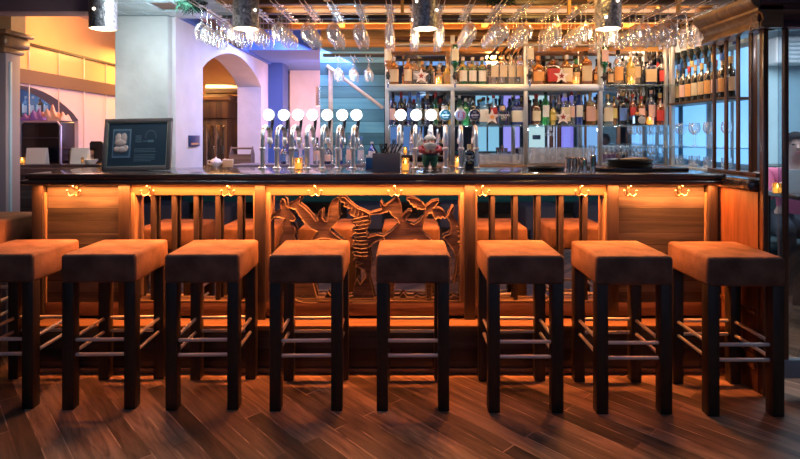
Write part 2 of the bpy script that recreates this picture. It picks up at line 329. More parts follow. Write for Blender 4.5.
# windows of the front wall (mirrored in the back bar glass)
wp = [(-4.6, -3.3), (-2.6, -1.4), (-.4, .5), (1.88, 2.5), (2.62, 3.05), (3.3, 3.72), (3.8, 4.05), (4.12, 4.48), (4.6, 5.2)]
wc = [(.35, .6, 1), (.4, .65, 1), (.15, .35, .8), (.3, .65, .85), (.4, .36, 1), (.6, .85, .85), (.75, .8, 1), (.45, .3, 1), (.35, .6, 1)]
for i, (a, b) in enumerate(wp):
    wn = struct('window_%d' % (i+2), G().box(a-.05, b+.05, -4.2, -4.16, .55, 2.6, .01), mat('front_window_frame', (.12, .16, .22), .5))
    G().box(a, b, -4.165, -4.15, .6, 2.54).build('window_pane', glow('front_daylight_%d' % i, wc[i], .5 if i < 3 else .9), wn)
    if i in (1, 3): G().box((a+b)/2-.02, (a+b)/2+.02, -4.16, -4.13, .6, 2.54).build('window_mullion', MATS['front_window_frame'], wn)

# ------------------------------------------------------------------ slatted screen and glass screen at the bar end
def screen():
    o = thing('slatted_screen', 'dark wood slatted screen with heavy cornice at the end of the bar', 'screen', (1.95, 3.13, 0))
    L_ = []
    for i, d in enumerate((3.36, 3.235, 3.12, 3.005)):
        G().box(-.007, .007, d-3.13-.013, d-3.13+.013, 1.2, 2.0, .003, 2).build('slat', cab_w, o)
    G().box(-.014, .016, -.25, -.215, 0, 2.0, .004, 2).build('end_post', cab_w, o)
    G().box(-.03, .03, -.215, .26, 1.18, 1.205, .006).build('bottom_rail', cab_w, o)
    prof = [(-.035, 1.985), (-.06, 1.99), (-.06, 2.01), (-.045, 2.03), (-.055, 2.06), (-.075, 2.075), (-.075, 2.09), (-.1, 2.105), (-.115, 2.13), (-.115, 2.155), (.06, 2.155), (.06, 1.985)]
    G().prism(prof, -.3, .27, lambda u, v, d: (u, d, v)).build('cornice', cab_h, o)
    # panel below with its short ledge
    G().box(-.02, .02, -.215, .17, 0, 1.1).build('lower_panel', red_panel, o)
    G().box(-.032, -.015, -.2, .12, .42, .445, .004).build('panel_moulding', cab_w, o)
    G().box(-.03, -.015, -.2, .12, .12, .2, .004).build('panel_moulding', cab_w, o)
    G().box(-.06, .05, -.2, .12, 1.1, 1.165, .016, 3).build('ledge', counter_w, o)
    return o
screen()
def glass_screen():
    o = thing('glass_screen', 'dark framed glass screen beside the slatted screen, seated guest behind it', 'screen', (1.985, 2.89, 0))
    for x0, wd in ((.064, .025), (.42, .03), (.85, .05)):
        G().box(x0, x0+wd, -.012, .012, .1 if x0 < .8 else 0, 2.0, .004).build('post', cab_w, o)
    G().box(.04, .85, -.02, .02, .1, .2, .004).build('bottom_rail', mat('pale_sill', (.35, .38, .4), .5), o)
    G().box(.04, .85, -.006, .006, .2, 2.0).build('pane', pane, o)
    prof = [(-.03, 1.985), (-.05, 1.99), (-.05, 2.01), (-.035, 2.03), (-.045, 2.065), (-.06, 2.08), (-.06, 2.1), (-.08, 2.11), (-.085, 2.14), (.03, 2.14), (.03, 1.985)]
    G().prism(prof, -.1, .9, lambda u, v, d: (d, u, v)).build('cornice', wood('plum_cornice', (.03, .014, .02), (.08, .04, .05), 0, 6, .2, .05, coat=.6), o)
    G().box(-.1, .9, -.02, .02, 2.14, 2.62).build('upper_panel', mat('pale_upper_panel', (.5, .58, .62), .5), o)
    return o
glass_screen()

# ------------------------------------------------------------------ the bar
bar = thing('bar_counter', 'long wooden bar counter with mirrored front, plank panels and carved centre', 'bar counter', (0, 3.27, 0))
B = lambda x0, x1, y0, y1, z0, z1, bev=.003, seg=2: G().box(x0, x1, y0, y1, z0, z1, bev, seg)
s163 = lambda px: (px-405)/163.0
# body, step
B(-2.27, 1.9, .07, .45, 0, 1.1).build('body', mat('bar_carcass', (.03, .022, .02), .6), bar)
B(-2.3, 1.92, -.1, .03, 0, .256).build('step_riser', dark_panel, bar)
B(-2.3, 1.92, -.118, .02, .256, .286, .006).build('step_top', step_w, bar)
B(-2.3, 1.92, -.112, -.098, 0, .03, .004).build('skirting', step_w, bar)
# counter top: slab with round nose and lower moulding
top = G().box(-2.28, 1.925, -.085, .56, 1.146, 1.181, .012, 4).box(-2.262, 1.91, -.07, .54, 1.138, 1.148)
top.build('counter_top', counter_w, bar)
G().box(-2.3, 1.925, -.095, -.066, 1.113, 1.142, .012, 4).box(-2.3, 1.9, -.06, .4, 1.13, 1.142).build('counter_moulding', counter_w, bar)
# fronts
zb, zt = .385, 1.043
B(s163(131), s163(606.5), .0, .06, 1.043, 1.13, .004).build('top_rail', oak, bar)
B(-2.27, 1.9, .002, .06, .303, zb, .004).build('bottom_rail', wood('bottom_rail_wood', (.09, .04, .025), (.26, .12, .075), 0, 8, .45), bar)
for a, b in ((34, 45), (120, 131.5), (255.5, 266), (464, 475), (606.5, 617.5), (706.5, 716)):
    B(s163(a), s163(b), -.022, .06, .286, 1.13, .004).build('post', post_w, bar)
for a, b in ((45, 46.8), (131.5, 135.5), (266, 270.5), (460, 464), (704.5, 706.5), (475, 477), (604.5, 606.5), (253.5, 255.5)):
    B(s163(a), s163(b), -.008, .06, zb, 1.06, .002).build('trim_strip', oak_v, bar)
for a, b in ((46.8, 120), (617.5, 704.5)):
    B(s163(a), s163(b), .004, .05, .303, 1.13, .002).build('plank_panel', plank_w, bar)
for a, b in ((135, 256), (270, 460), (476, 606)):
    B(s163(a), s163(b), .05, .062, zb, zt, 0).build('mirror_panel', mirror_dark, bar)
    B(s163(a), s163(b), .0, .05, zb, zb+.012, .002).build('ledge', oak, bar)
for px in (152, 173, 195, 217, 239, 493, 516, 539, 562, 586):
    B(s163(px)-.014, s163(px)+.014, .008, .034, zb, zt, .004).build('baluster', post_w, bar)
led = G().box(-2.22, 1.86, -.044, -.036, 1.1235, 1.13).build('led_strip', glow('led_orange', ORANGE, 9), bar)
# hooks: a plate with two curled arms
hk = None
for px in (77, 150, 229.5, 316, 395, 482, 580, 628, 679):
    x = s163(px)
    if hk is None:
        hk = G().box(-.008, .008, -.006, 0, -.028, .03, .004).tube([(0, -.004, -.005), (0, -.02, -.02), (-.02, -.035, -.03), (-.035, -.035, -.02), (-.038, -.034, -.002)], .0045, 8)
        hk.tube([(0, -.02, -.02), (.02, -.035, -.03), (.035, -.035, -.02), (.038, -.034, -.002)], .0045, 8).tube([(0, -.004, .012), (0, -.03, .012), (0, -.04, .028)], .004, 8)
        hk.ell((-.038, -.034, .002), (.007, .007, .007), 8).ell((.038, -.034, .002), (.007, .007, .007), 8).ell((0, -.04, .03), (.006, .006, .006), 8)
        o = hk.build('bag_hook', brass, bar, (x, 0, 1.072)); first = o
    else:
        o = first.copy(); COL.objects.link(o); o.location = (x, 0, 1.072)
# carved relief
cp = G().box(s163(270.5), s163(460), .006, .044, zb, zb+.03, .004).build('carved_panel', carve_w, bar)
def crop(pts, ox, oy, k): return [(ox+x/k, oy+y/k) for x, y in pts]
A2 = crop([(180,180),(190,145),(235,120),(275,88),(280,115),(262,150),(310,185),(360,240),(400,290),(415,285),(412,245),(430,205),(448,190),(455,215),(448,260),(470,290),(490,290),(498,230),(505,175),(530,125),(570,98),(592,95),(582,140),(580,200),(590,250),(570,300),(525,340),(515,360),(570,410),(620,445),(540,430),(490,425),(440,425),(400,440),(360,440),(410,370),(360,345),(310,300),(275,250),(240,195),(200,185)], 265, 185, 7.91)
A1 = crop([(36,270),(55,232),(95,200),(122,188),(118,140),(134,108),(155,120),(160,160),(178,182),(205,215),(228,240),(245,272),(225,290),(200,285),(205,310),(232,340),(242,375),(228,410),(250,470),(320,600),(370,760),(420,930),(300,930),(220,900),(150,760),(90,640),(60,540),(100,470),(112,420),(125,400),(135,370),(130,330),(140,300),(150,268),(110,258),(70,255),(50,285)], 265, 185, 7.91)
W1 = [(340,198),(344,197),(350,203),(357,208.5),(365,211.5),(369,214),(370,225),(366,232),(368,238),(377,235),(385,237),(375,242),(369,247),(372,262),(370,280),(376,303),(362,303),(352,303),(354,285),(357,279),(360,285),(366,277),(364,270),(355,266),(362,264),(353,260),(361,257),(352,253),(360,250),(351,246),(359,242),(351,238),(358,234),(351,230),(357,226),(351,221),(355,217),(347,213),(350,209),(343,206),(346,203),(341,202)]
B1 = crop([(100,208),(195,180),(180,130),(187,112),(200,140),(218,155),(252,128),(297,88),(322,105),(340,160),(345,225),(362,205),(388,185),(412,188),(398,212),(372,238),(370,268),(430,290),(470,262),(503,215),(512,172),(485,182),(468,172),(452,178),(440,160),(424,163),(415,142),(398,140),(392,115),(378,112),(370,90),(430,96),(480,122),(515,158),(560,120),(612,112),(604,132),(575,168),(610,168),(645,185),(668,225),(655,250),(640,232),(625,250),(605,235),(590,252),(573,238),(560,205),(535,210),(510,250),(495,300),(490,330),(520,370),(560,400),(560,840),(520,850),(500,560),(470,420),(440,400),(400,420),(330,440),(300,560),(280,840),(230,840),(250,560),(230,440),(205,378),(270,330),(320,280),(310,250),(270,225),(245,190),(215,205),(105,216)], 355, 185, 7.27)
B2 = crop([(670,240),(690,190),(718,150),(723,165),(708,210),(740,260),(758,300),(745,305),(762,330),(748,340),(764,365),(750,375),(766,400),(752,420),(768,445),(758,500),(764,620),(740,700),(715,720),(735,640),(740,560),(715,480),(690,440),(640,385),(655,370),(690,360),(700,320),(690,270)], 355, 185, 7.27)
P2 = lambda u, v, d: (s163(u), d, HC-(v-135)/163.0)
def area2(p): return sum(p[i][0]*p[(i+1) % len(p)][1]-p[(i+1) % len(p)][0]*p[i][1] for i in range(len(p)))
for nm, pl_ in (('carved_beast', A1), ('carved_serpent', A2), ('carved_eagle', W1), ('carved_griffin', B1), ('carved_bird', B2)):
    if area2(pl_) < 0: pl_ = pl_[::-1]
    G().prism(pl_, -.006, .04, P2, .9).build(nm, carve_w, cp)
fg = G()
for k in range(11):
    fg.tube([P2(353.5+.5*(k % 2), 219+k*3.6, -.006), P2(361, 217.5+k*3.9, -.009), P2(368, 216+k*4.0, -.006)], .0035, 6)
for k in range(6): fg.tube([P2(345+k*3.6, 202+k*2.2, -.006), P2(344.5+k*3.2, 207+k*2.6, -.008)], .003, 6)
fg.build('carved_feathers', carve_w, cp)
base = [(271, 303)]+[(271+i*6.3, 303-(7 if i % 2 else 2)-(3 if i % 3 == 0 else 0)) for i in range(31)]+[(459.5, 303)]
G().prism(base if area2(base) > 0 else base[::-1], .002, .04, P2, .5).build('carved_scrollwork', carve_w, cp)

# ------------------------------------------------------------------ bar stools
def make_stool(label):
    o = thing('bar_stool', label, 'bar stool', group='brown bar stools along the bar')
    w_, d_, zs, lg = .19, .203, .652, .029
    b = bmesh.new(); bmesh.ops.create_cube(b, size=1)
    for q in b.verts: q.co = (q.co.x*2*w_, q.co.y*2*d_, zs+.074+q.co.z*.148)
    bmesh.ops.bevel(b, geom=b.edges[:], offset=.018, segments=4, profile=.5, affect='EDGES')
    bmesh.ops.subdivide_edges(b, edges=b.edges[:], cuts=1, use_grid_fill=True)
    for q in b.verts:
        if q.co.z > zs+.13: q.co.z += .006*(1-(q.co.x/w_)**2)*(1-(q.co.y/d_)**2)
        q.co.x *= 1+.012*math.cos((q.co.z-zs-.07)*18)
    b.verts.index_update(); g = G(); g.add([q.co[:] for q in b.verts], [[q.index for q in f.verts] for f in b.faces]); b.free()
    seat = g.build('seat', suede, o)
    for sx in (-1, 1):
        for sy in (-1, 1):
            x, y = sx*(w_-lg-.004), sy*(d_-lg-.004)
            G().box(x-lg, x+lg, y-lg, y+lg, .0, zs+.005, .004, 2).build('leg', dark_leg, o)
    rod = mat('stool_rod_metal', (.72, .64, .6), .35, .35)
    for z in (.352, .275):
        for s_ in (-1, 1):
            G().tube([(-w_+lg, s_*(d_-.033), z), (w_-lg, s_*(d_-.033), z)], .0095, 10).build('foot_rail', rod, o)
            G().tube([(s_*(w_-.033), -d_+lg, z+.0), (s_*(w_-.033), d_-lg, z+.0)], .0095, 10).build('foot_rail', rod, o)
    return o
# front-face centre px, bottom of front legs px, rotation
st = [(-5, 410, 1, 'brown suede bar stool nearest the mauve pillar, cut off by the picture edge'),
      (97, 410.5, 1.5, 'brown suede bar stool standing before the plank panel beneath the framed picture'),
      (200.5, 411, 1.5, 'brown suede bar stool before the balusters nearest the plank panel under the picture'),
      (305, 412, 1, 'brown suede bar stool before the carved serpent and the leaping tail'),
      (413, 412, 0, 'brown suede bar stool before the carved griffin, sides square to the view'),
      (526, 413, 0, 'brown suede bar stool before the mirror, just past the carved panel'),
      (634.5, 414.5, 0, 'brown suede bar stool before the plank panel at the slatted screen end'),
      (746.5, 417, -.5, 'brown suede bar stool beside the slatted screen, last of the row')]
first = None
for px, yb, rot, lab in st:
    d = HC*F/(yb-VY); loc = (X(px, d), d+.203, 0)
    if first is None: first = make_stool(lab); first.location = loc; first.rotation_euler = (0, 0, math.radians(rot))
    else:
        o = dup(first, loc, math.radians(rot), lab)
        if px > 500: o.scale = (1.03, 1.03, 1)
o = dup(first, (-2.66, 3.38, 0), math.radians(2), 'brown suede bar stool round the corner of the bar, half hidden by the bar end', 'brown bar stools along the bar'); o.scale = (1.1, 1.1, 1.12)

# dark poufs and a bench of the lounge area behind, seen in the bar mirror
navy = mat('navy_upholstery', (.1, .14, .22), .8, bump=.2, bscale=90)
pf = thing('lounge_pouf', 'dark blue square pouf reflected in the bar mirror, first from the column end', 'pouf', (-2.6, -.8, 0), 0, 'dark poufs reflected in the bar mirror')
G().box(-.25, .25, -.25, .25, .12, .46, .04, 4).build('cushion', navy, pf)
for sx in (-1, 1):
    for sy in (-1, 1): G().box(sx*.2-.025, sx*.2+.025, sy*.2-.025, sy*.2+.025, 0, .13).build('leg', black, pf)
for i, (x, y) in enumerate([(-1.75, -.95), (-.55, -.85), (.75, -.95), (1.85, -.8), (2.7, -.9), (-3.4, -.9)]):
    dup(pf, (x, y, 0), .1*(i % 3-1), 'dark blue square pouf reflected in the bar mirror, %s from the column end' % ORD[i+1])
bn = thing('lounge_bench', 'long teal upholstered bench by the windows, mirrored in the bar front', 'bench', (0, -3.2, 0))
G().box(-4, 4, -.3, .3, .2, .5, .05, 3).build('seat', mat('teal_upholstery', (.05, .4, .45), .7), bn)
G().box(-4, 4, -.42, -.28, .3, 1.0, .04, 3).build('backrest', mat('teal_upholstery', (.05, .4, .45), .7), bn)
G().box(-3.9, 3.9, -.25, .25, 0, .2).build('base', black, bn)

# ------------------------------------------------------------------ back bar shelving
SH = 4.75; s112 = F/SH
xs = lambda px: (px-405)/s112
shelf = thing('back_bar_shelving', 'tall back bar shelving of steel posts with glass and steel shelves and a mirror', 'shelving', (0, SH, 0))
st_sh = mat('shelf_steel', (.72, .7, .68), .38, .9, bump=.05, bscale=70)
frost = clear('shelf_glass', (.86, .95, .97), .12, (.6, .8, .85))
ZS1, ZS2, ZC = Z(84.5, SH), Z(125, SH), 1.146
G().box(xs(383), 2.34, -.02, .3, ZC-.05, ZC, .006).build('back_counter', wood('back_counter_wood', (.12, .06, .035), (.32, .17, .1), 0, 6, .35), shelf)
G().box(xs(383), 2.34, .0, .28, 0, ZC-.05).build('cabinet', mat('back_cabinet', (.03, .025, .03), .5), shelf)
for px in (387, 452.5, 525.5, 600, 672):
    G().box(xs(px)-.018, xs(px)+.018, -.02, .02, ZC, 2.3, .004).build('post', st_sh, shelf)
G().box(xs(385), xs(603), -.03, .25, ZS1-.058, ZS1, .004).build('steel_shelf', st_sh, shelf)
G().box(xs(598), xs(690), -.03, .25, ZS1-.018, ZS1, .004).build('glass_shelf', frost, shelf)
G().box(xs(387), xs(692), -.02, .25, ZS2-.012, ZS2, .002).build('glass_shelf', frost, shelf)
G().box(xs(600), xs(692), -.02, .25, Z(147, SH)-.01, Z(147, SH), .002).build('glass_shelf', frost, shelf)
G().box(xs(385), xs(692), -.03, .01, 2.2, 2.225, .004).build('top_rail', mat('pale_trim_metal', (.4, .32, .24), .4, .7), shelf)
G().box(xs(383), 2.64, .27, .28, ZC, 2.2).build('mirror_panel', mirror, shelf)
# reflection of a sign, put onto the back bar mirror as letters
white_ink = mat('white_ink', (.92, .92, .95), .5)
text('window_lettering', '3B', .052, white_ink, shelf, (xs(549.5)*5.01/SH, .262, Z(129, 5.01)))
text('window_lettering', 'NO', .052, white_ink, shelf, (xs(549.5)*5.01/SH, .262, Z(134.6, 5.01)), flip=True)
G().box(xs(533)*5.01/SH, xs(540.5)*5.01/SH, .258, .266, Z(139.5, 5.0), Z(135, 5.0)).build('notice_plate', mat('notice_dark', (.02, .04, .09), .4), shelf)

# ------------------------------------------------------------------ bottles
GC = {  # glass: tint, body share, body colour
 'amber': ((.75, .35, .1), .45, (.36, .14, .03)), 'whisky': ((.95, .65, .35), .35, (.55, .28, .08)), 'green': ((.1, .35, .18), .6, (.02, .16, .07)),
 'clear': ((.92, .95, .97), .12, (.7, .75, .8)), 'blue': ((.1, .22, .75), .6, (.03, .09, .5)), 'navy': ((.05, .08, .2), .75, (.02, .035, .12)), 'black': ((.02, .02, .02), .92, (.012, .012, .016)),
 'brown': ((.35, .15, .06), .65, (.14, .05, .02)), 'red': ((.6, .15, .07), .6, (.28, .05, .02)), 'wine': ((.04, .05, .04), .96, (.015, .018, .014)), 'bright': ((.3, .85, .4), .5, (.06, .45, .14)),
 'sky': ((.55, .85, 1), .35, (.35, .65, .85)), 'yellow': ((.95, .85, .3), .5, (.8, .6, .12)), 'smoke': ((.5, .5, .55), .5, (.2, .2, .23))}
WORD = {'amber': 'amber', 'whisky': 'pale amber', 'green': 'dark green', 'clear': 'clear', 'blue': 'deep blue', 'navy': 'navy', 'black': 'black', 'brown': 'brown', 'red': 'red', 'wine': 'dark wine', 'bright': 'bright green', 'sky': 'pale blue', 'yellow': 'yellow', 'smoke': 'smoky grey'}
LC = {'cream': (.78, .66, .48), 'white': (.85, .83, .8), 'orange': (.85, .42, .14), 'pink': (.8, .5, .45), 'red': (.6, .05, .05), 'black': (.02, .02, .025), 'yellow': (.85, .65, .2), 'gold': (.65, .45, .18), 'blue': (.1, .2, .55), 'tan': (.7, .48, .27), 'grey': (.5, .48, .5), 'silver': (.7, .7, .72), 'green': (.03, .25, .1), 'lilac': (.7, .62, .72), 'wood': (.45, .28, .14)}
bcache = {}
def gmat(c): t = GC[c]; return clear('bottle_glass_'+c, t[0], t[1], t[2], refl=.9, rough=.05)
def lmat(c): return mat('label_'+c, tuple(q*.85 for q in LC[c]), .55)
def bottle_meshes(kind, h, r):
    k = (kind, round(h, 3), round(r, 3))
    if k in bcache: return bcache[k]
    e = 7 if kind in ('square', 'flat') else 2
    if kind == 'wine': prof = [(r*.9, 0), (r, .008), (r, h*.6), (r*.93, h*.66), (r*.6, h*.73), (r*.38, h*.77), (r*.36, h*.97), (r*.4, h*.975), (r*.4, h*.985)]; cap = [(r*.41, h*.83), (r*.41, h), (r*.3, h*1.002)]; l0, l1 = .16, .5
    elif kind == 'tall': prof = [(r*.92, 0), (r, .008), (r, h*.62), (r*.9, h*.69), (r*.5, h*.76), (r*.34, h*.8), (r*.32, h*.93)]; cap = [(r*.38, h*.9), (r*.38, h), (r*.3, h*1.002)]; l0, l1 = .24, .58
    elif kind in ('square', 'flat'): prof = [(r*.9, 0, e), (r*.97, .008, e), (r, h*.05, e), (r, h*.64, e), (r*.92, h*.69, 5), (r*.45, h*.75, 2), (r*.34, h*.78), (r*.32, h*.9)]; cap = [(r*.4, h*.87), (r*.4, h), (r*.33, h*1.002)]; l0, l1 = .12, .56
    elif kind == 'squat': prof = [(r*.85, 0), (r, .012), (r*1.02, h*.4), (r*.95, h*.55), (r*.6, h*.66), (r*.32, h*.72), (r*.28, h*.9)]; cap = [(r*.36, h*.86), (r*.36, h), (r*.3, h*1.002)]; l0, l1 = .14, .46
    elif kind == 'bulb': prof = [(r*.6, 0), (r*.8, .01), (r*1.0, h*.4), (r*1.03, h*.52), (r*.85, h*.6), (r*.36, h*.66), (r*.26, h*.72), (r*.25, h*.92)]; cap = [(r*.32, h*.72), (r*.28, h*.9), (r*.36, h*.92), (r*.36, h)]; l0, l1 = .2, .42
    else: prof = [(r*.92, 0), (r, .008), (r, h*.58), (r*.96, h*.63), (r*.7, h*.69), (r*.38, h*.74), (r*.33, h*.79), (r*.32, h*.92)]; cap = [(r*.39, h*.88), (r*.39, h), (r*.3, h*1.002)]; l0, l1 = .14, .52
    body = G().lathe(prof, 20)
    v = []; f = []; n = 9; rr = r*1.025
    for j in range(2):
        for i in range(n):
            a = math.radians(-90-54+108*i/(n-1)); c, d = math.cos(a), math.sin(a); q = (abs(c)**e+abs(d)**e)**(-1/e) if e > 2 else 1
            v.append((rr*c*q, rr*d*q, h*(l0, l1)[j]))
    for i in range(n-1): f.append([i, i+1, i+1+n, i+n])
    lab = G().add(v, f)
    bcache[k] = (body, lab, G().lathe(cap, 14)); return bcache[k]
def bottle(kind, glass_c, lab_c, cap_c, h, r, loc, label, group, pour=False, rot=0, flip=False):
    o = thing('bottle', label, 'bottle', loc, rot, group)
    b, l, c = bottle_meshes(kind, h, r)
    G().add(b.v, b.f).build('body', gmat(glass_c), o)
    if lab_c: G().add(l.v, l.f).build('label', lmat(lab_c), o)
    if pour:
        G().add(*(lambda q: (q.v, q.f))(G().lathe([(r*.36, h*.88), (r*.36, h*.95), (r*.3, h*.96)], 12))).build('cap', lmat('black'), o)
        G().tube([(0, 0, h*.94), (.006, 0, h*1.0), (.03, 0, h*1.11), (.05, 0, h*1.17)], [.014, .012, .009, .007], 10).build('pourer', lmat('black'), o)
    else: G().add(c.v, c.f).build('cap', lmat(cap_c), o)
    if flip: o.rotation_euler = (math.pi, 0, rot+math.pi)
    return o
BAY = {1: 'first bay', 2: 'second bay', 3: 'third bay', 4: 'fourth bay'}
def row(tier, bay, specs, ybase, y_off, zshelf, d, group):
    for i, sp in enumerate(specs):
        px, ytop, wpx, kind, gc, lc, cc = sp[:7]
        k = F/d; h = (ybase-ytop)/k; r = wpx/2/k
        bottle(kind, gc, lc, cc, h, r, (X(px, d), d, zshelf), '%s bottle, %s label, %s top, %s in %s of the %s' % (WORD[gc], lc or 'no', cc, ORD[i], BAY[bay], tier), group, pour=len(sp) > 7)
FR = 4.86; BK = 4.95
U = 'steel shelf'; gu = 'bottles on the upper steel shelf'; kU = lambda b, s: row(U, b, s, 84.5, 0, ZS1, FR, gu)
kU(1, [(394, 56, 9, 'square', 'whisky', 'cream', 'silver'), (408, 54, 9, 'round', 'amber', 'cream', 'black'), (416, 60, 7, 'tall', 'smoke', 'grey', 'black'), (430.5, 60, 6, 'tall', 'black', None, 'black'), (447, 62, 6, 'round', 'yellow', 'wood', 'gold')])
kU(2, [(463, 56, 9, 'round', 'green', 'white', 'white'), (472.5, 56, 9, 'round', 'green', 'white', 'white'), (482, 56, 9, 'round', 'green', 'white', 'white'), (494.5, 50, 8.6, 'tall', 'clear', 'cream', 'black', 1), (503.2, 50, 8.6, 'tall', 'clear', 'cream', 'black', 1), (511.6, 50, 8.6, 'tall', 'clear', 'cream', 'black', 1), (520, 50, 8.6, 'tall', 'clear', 'tan', 'black', 1)])
kU(3, [(538, 55, 13, 'squat', 'amber', 'orange', 'orange'), (552.5, 55, 12, 'flat', 'brown', 'red', 'black'), (566.5, 54, 10, 'square', 'whisky', 'cream', 'silver'), (576, 58, 8, 'wine', 'wine', 'tan', 'green'), (586, 50, 10, 'square', 'amber', 'cream', 'black'), (597, 58, 9, 'bulb', 'amber', 'orange', 'black')])
kU(4, [(610, 62, 7, 'round', 'wine', 'tan', 'black'), (618, 49, 10, 'round', 'clear', 'orange', 'black'), (630.5, 52, 8, 'round', 'yellow', 'gold', 'white'), (637, 52, 7, 'tall', 'clear', 'tan', 'black'), (642.5, 60, 5, 'tall', 'black', None, 'black'), (649.5, 56, 11, 'flat', 'navy', 'tan', 'black', 1), (662, 56, 9, 'round', 'black', 'red', 'black'), (668.5, 60, 6, 'tall', 'smoke', 'grey', 'black')])
L2 = 'glass shelf'; gl = 'bottles on the glass shelf'; kL = lambda b, s: row(L2, b, s, 125, 0, ZS2, FR, gl)
kL(1, [(392.5, 92, 7, 'wine', 'navy', 'pink', 'black'), (401, 92, 7, 'wine', 'wine', 'red', 'red'), (410, 92, 7, 'wine', 'navy', 'blue', 'blue'), (418.5, 92, 7, 'wine', 'sky', 'white', 'blue'), (427.5, 93, 7, 'wine', 'navy', 'white', 'tan'), (435.5, 92, 7, 'wine', 'green', 'cream', 'red'), (444.5, 92, 7.5, 'tall', 'black', 'white', 'black'), (450, 99, 5, 'tall', 'yellow', 'cream', 'white')])
kL(2, [(459.5, 95, 7, 'tall', 'green', 'white', 'white'), (465.5, 98, 8, 'round', 'bright', 'green', 'white'), (473, 96, 8, 'round', 'wine', 'grey', 'black'), (483.5, 97, 9, 'square', 'sky', 'white', 'black'), (493.5, 95, 8, 'tall', 'clear', 'red', 'red'), (502, 96, 9, 'bulb', 'blue', 'gold', 'blue'), (516.5, 99, 11, 'flat', 'blue', 'white', 'blue')])
kL(3, [(536, 94, 10, 'squat', 'brown', 'cream', 'red'), (545.5, 91, 8, 'tall', 'bright', 'white', 'black'), (553, 100, 7, 'bulb', 'yellow', 'yellow', 'blue'), (565, 93, 9, 'square', 'clear', 'cream', 'white'), (571.5, 92, 7, 'tall', 'clear', 'pink', 'red'), (579, 91, 8, 'tall', 'blue', 'silver', 'tan'), (590, 92, 9, 'square', 'whisky', 'pink', 'tan'), (597, 94, 6, 'wine', 'wine', 'gold', 'black')])
kL(4, [(607.5, 94, 9, 'square', 'clear', 'cream', 'tan'), (614, 96, 6, 'tall', 'amber', 'yellow', 'gold'), (622.5, 92, 9, 'round', 'black', 'blue', 'gold'), (632.5, 94, 7, 'tall', 'red', 'red', 'red'), (641, 96, 8, 'tall', 'amber', 'pink', 'red'), (651, 90, 8, 'tall', 'navy', 'pink', 'pink'), (660, 93, 11, 'squat', 'red', 'red', 'gold'), (668, 92, 6, 'wine', 'wine', 'black', 'black')])
# square black gin bottles with lettering, and a boxed bottle
def gin(px, ytop, ybase, wpx, d, zb, label, body, t1, t2):
    k = F/d; h = (ybase-ytop)/k; r = wpx/2/k
    o = thing('gin_bottle', label, 'bottle', (X(px, d), d, zb))
    G().lathe([(r*.9, 0, 8), (r, .006, 9), (r, h*.68, 9), (r*.85, h*.73, 6), (r*.4, h*.76), (r*.34, h*.8)], 24).build('body', gmat(body), o)
    G().lathe([(r*.42, h*.79), (r*.44, h*.99), (r*.36, h)], 14).build('stopper', lmat('tan'), o)
    text('lettering', t1, h*.15, white_ink, o, (0, -r*1.02-.001, h*.5)); text('lettering', t2, h*.17, white_ink, o, (0, -r*1.02-.001, h*.37))
    G().box(-r*.4, r*.4, -r*1.03, -r*.98, h*.25, h*.275).build('label_line', lmat('gold'), o)
    return o
gin(502.5, 106, 125, 12, 4.76, ZS2, 'square black gin bottle on the glass shelf beside the paper star', 'black', 'LONDON', 'GIN')
gin(469.3, 143, 168, 10, 3.62, 1.181, 'square black gin bottle standing on the counter between the last two taps', 'black', 'DRY', 'GIN')
o = thing('bottle', 'squat black bottle with a white round emblem, end bay of the glass shelf', 'bottle', (X(637, 4.77), 4.77, ZS2))
G().lathe([(.05, 0, 6), (.056, .01, 7), (.056, .085, 7), (.03, .095, 3), (.012, .1)], 24).build('body', gmat('black'), o)
G().lathe([(.016, .095), (.016, .115)], 12).build('cap', lmat('orange'), o)
G().lathe([(.034, 0), (.034, .002)], 24, T(.018, -.0575, .045) @ Matrix.Rotation(math.pi/2, 4, 'X')).lathe([(.02, 0), (.02, .004)], 24, T(.018, -.0575, .045) @ Matrix.Rotation(math.pi/2, 4, 'X')).build('emblem', lmat('grey'), o)
# back row seen between the front ones
rnd = random.Random(3)
for tier, zs, ga, y0, y1 in ((U, ZS1, gu, 58, 66), (L2, ZS2, gl, 97, 103)):
    for b, (a, c) in enumerate(((396, 449), (460, 522), (534, 596), (607, 668))):
        n = 7
        for i in range(n):
            px = a+(c-a)*i/(n-1)+rnd.uniform(-1, 1); gc = rnd.choice(['wine', 'smoke', 'clear', 'amber', 'brown', 'black', 'sky', 'green'] if tier == L2 or b else ['smoke', 'black', 'clear', 'amber', 'wine'])
            lc = rnd.choice(['cream', 'grey', 'white', 'tan', 'orange', 'lilac']); cc = rnd.choice(['black', 'black', 'silver', 'white', 'red', 'gold'])
            h = ((84.5 if tier == U else 125)-rnd.uniform(y0, y1))/(F/BK)
            bottle(rnd.choice(['round', 'tall', 'wine', 'round', 'square']), gc, lc, cc, h, .033, (X(px, BK), BK, zs), '%s bottle, %s label, %s in back row of %s of the %s' % (WORD[gc], lc, ORD[i], BAY[b+1], tier), ga)
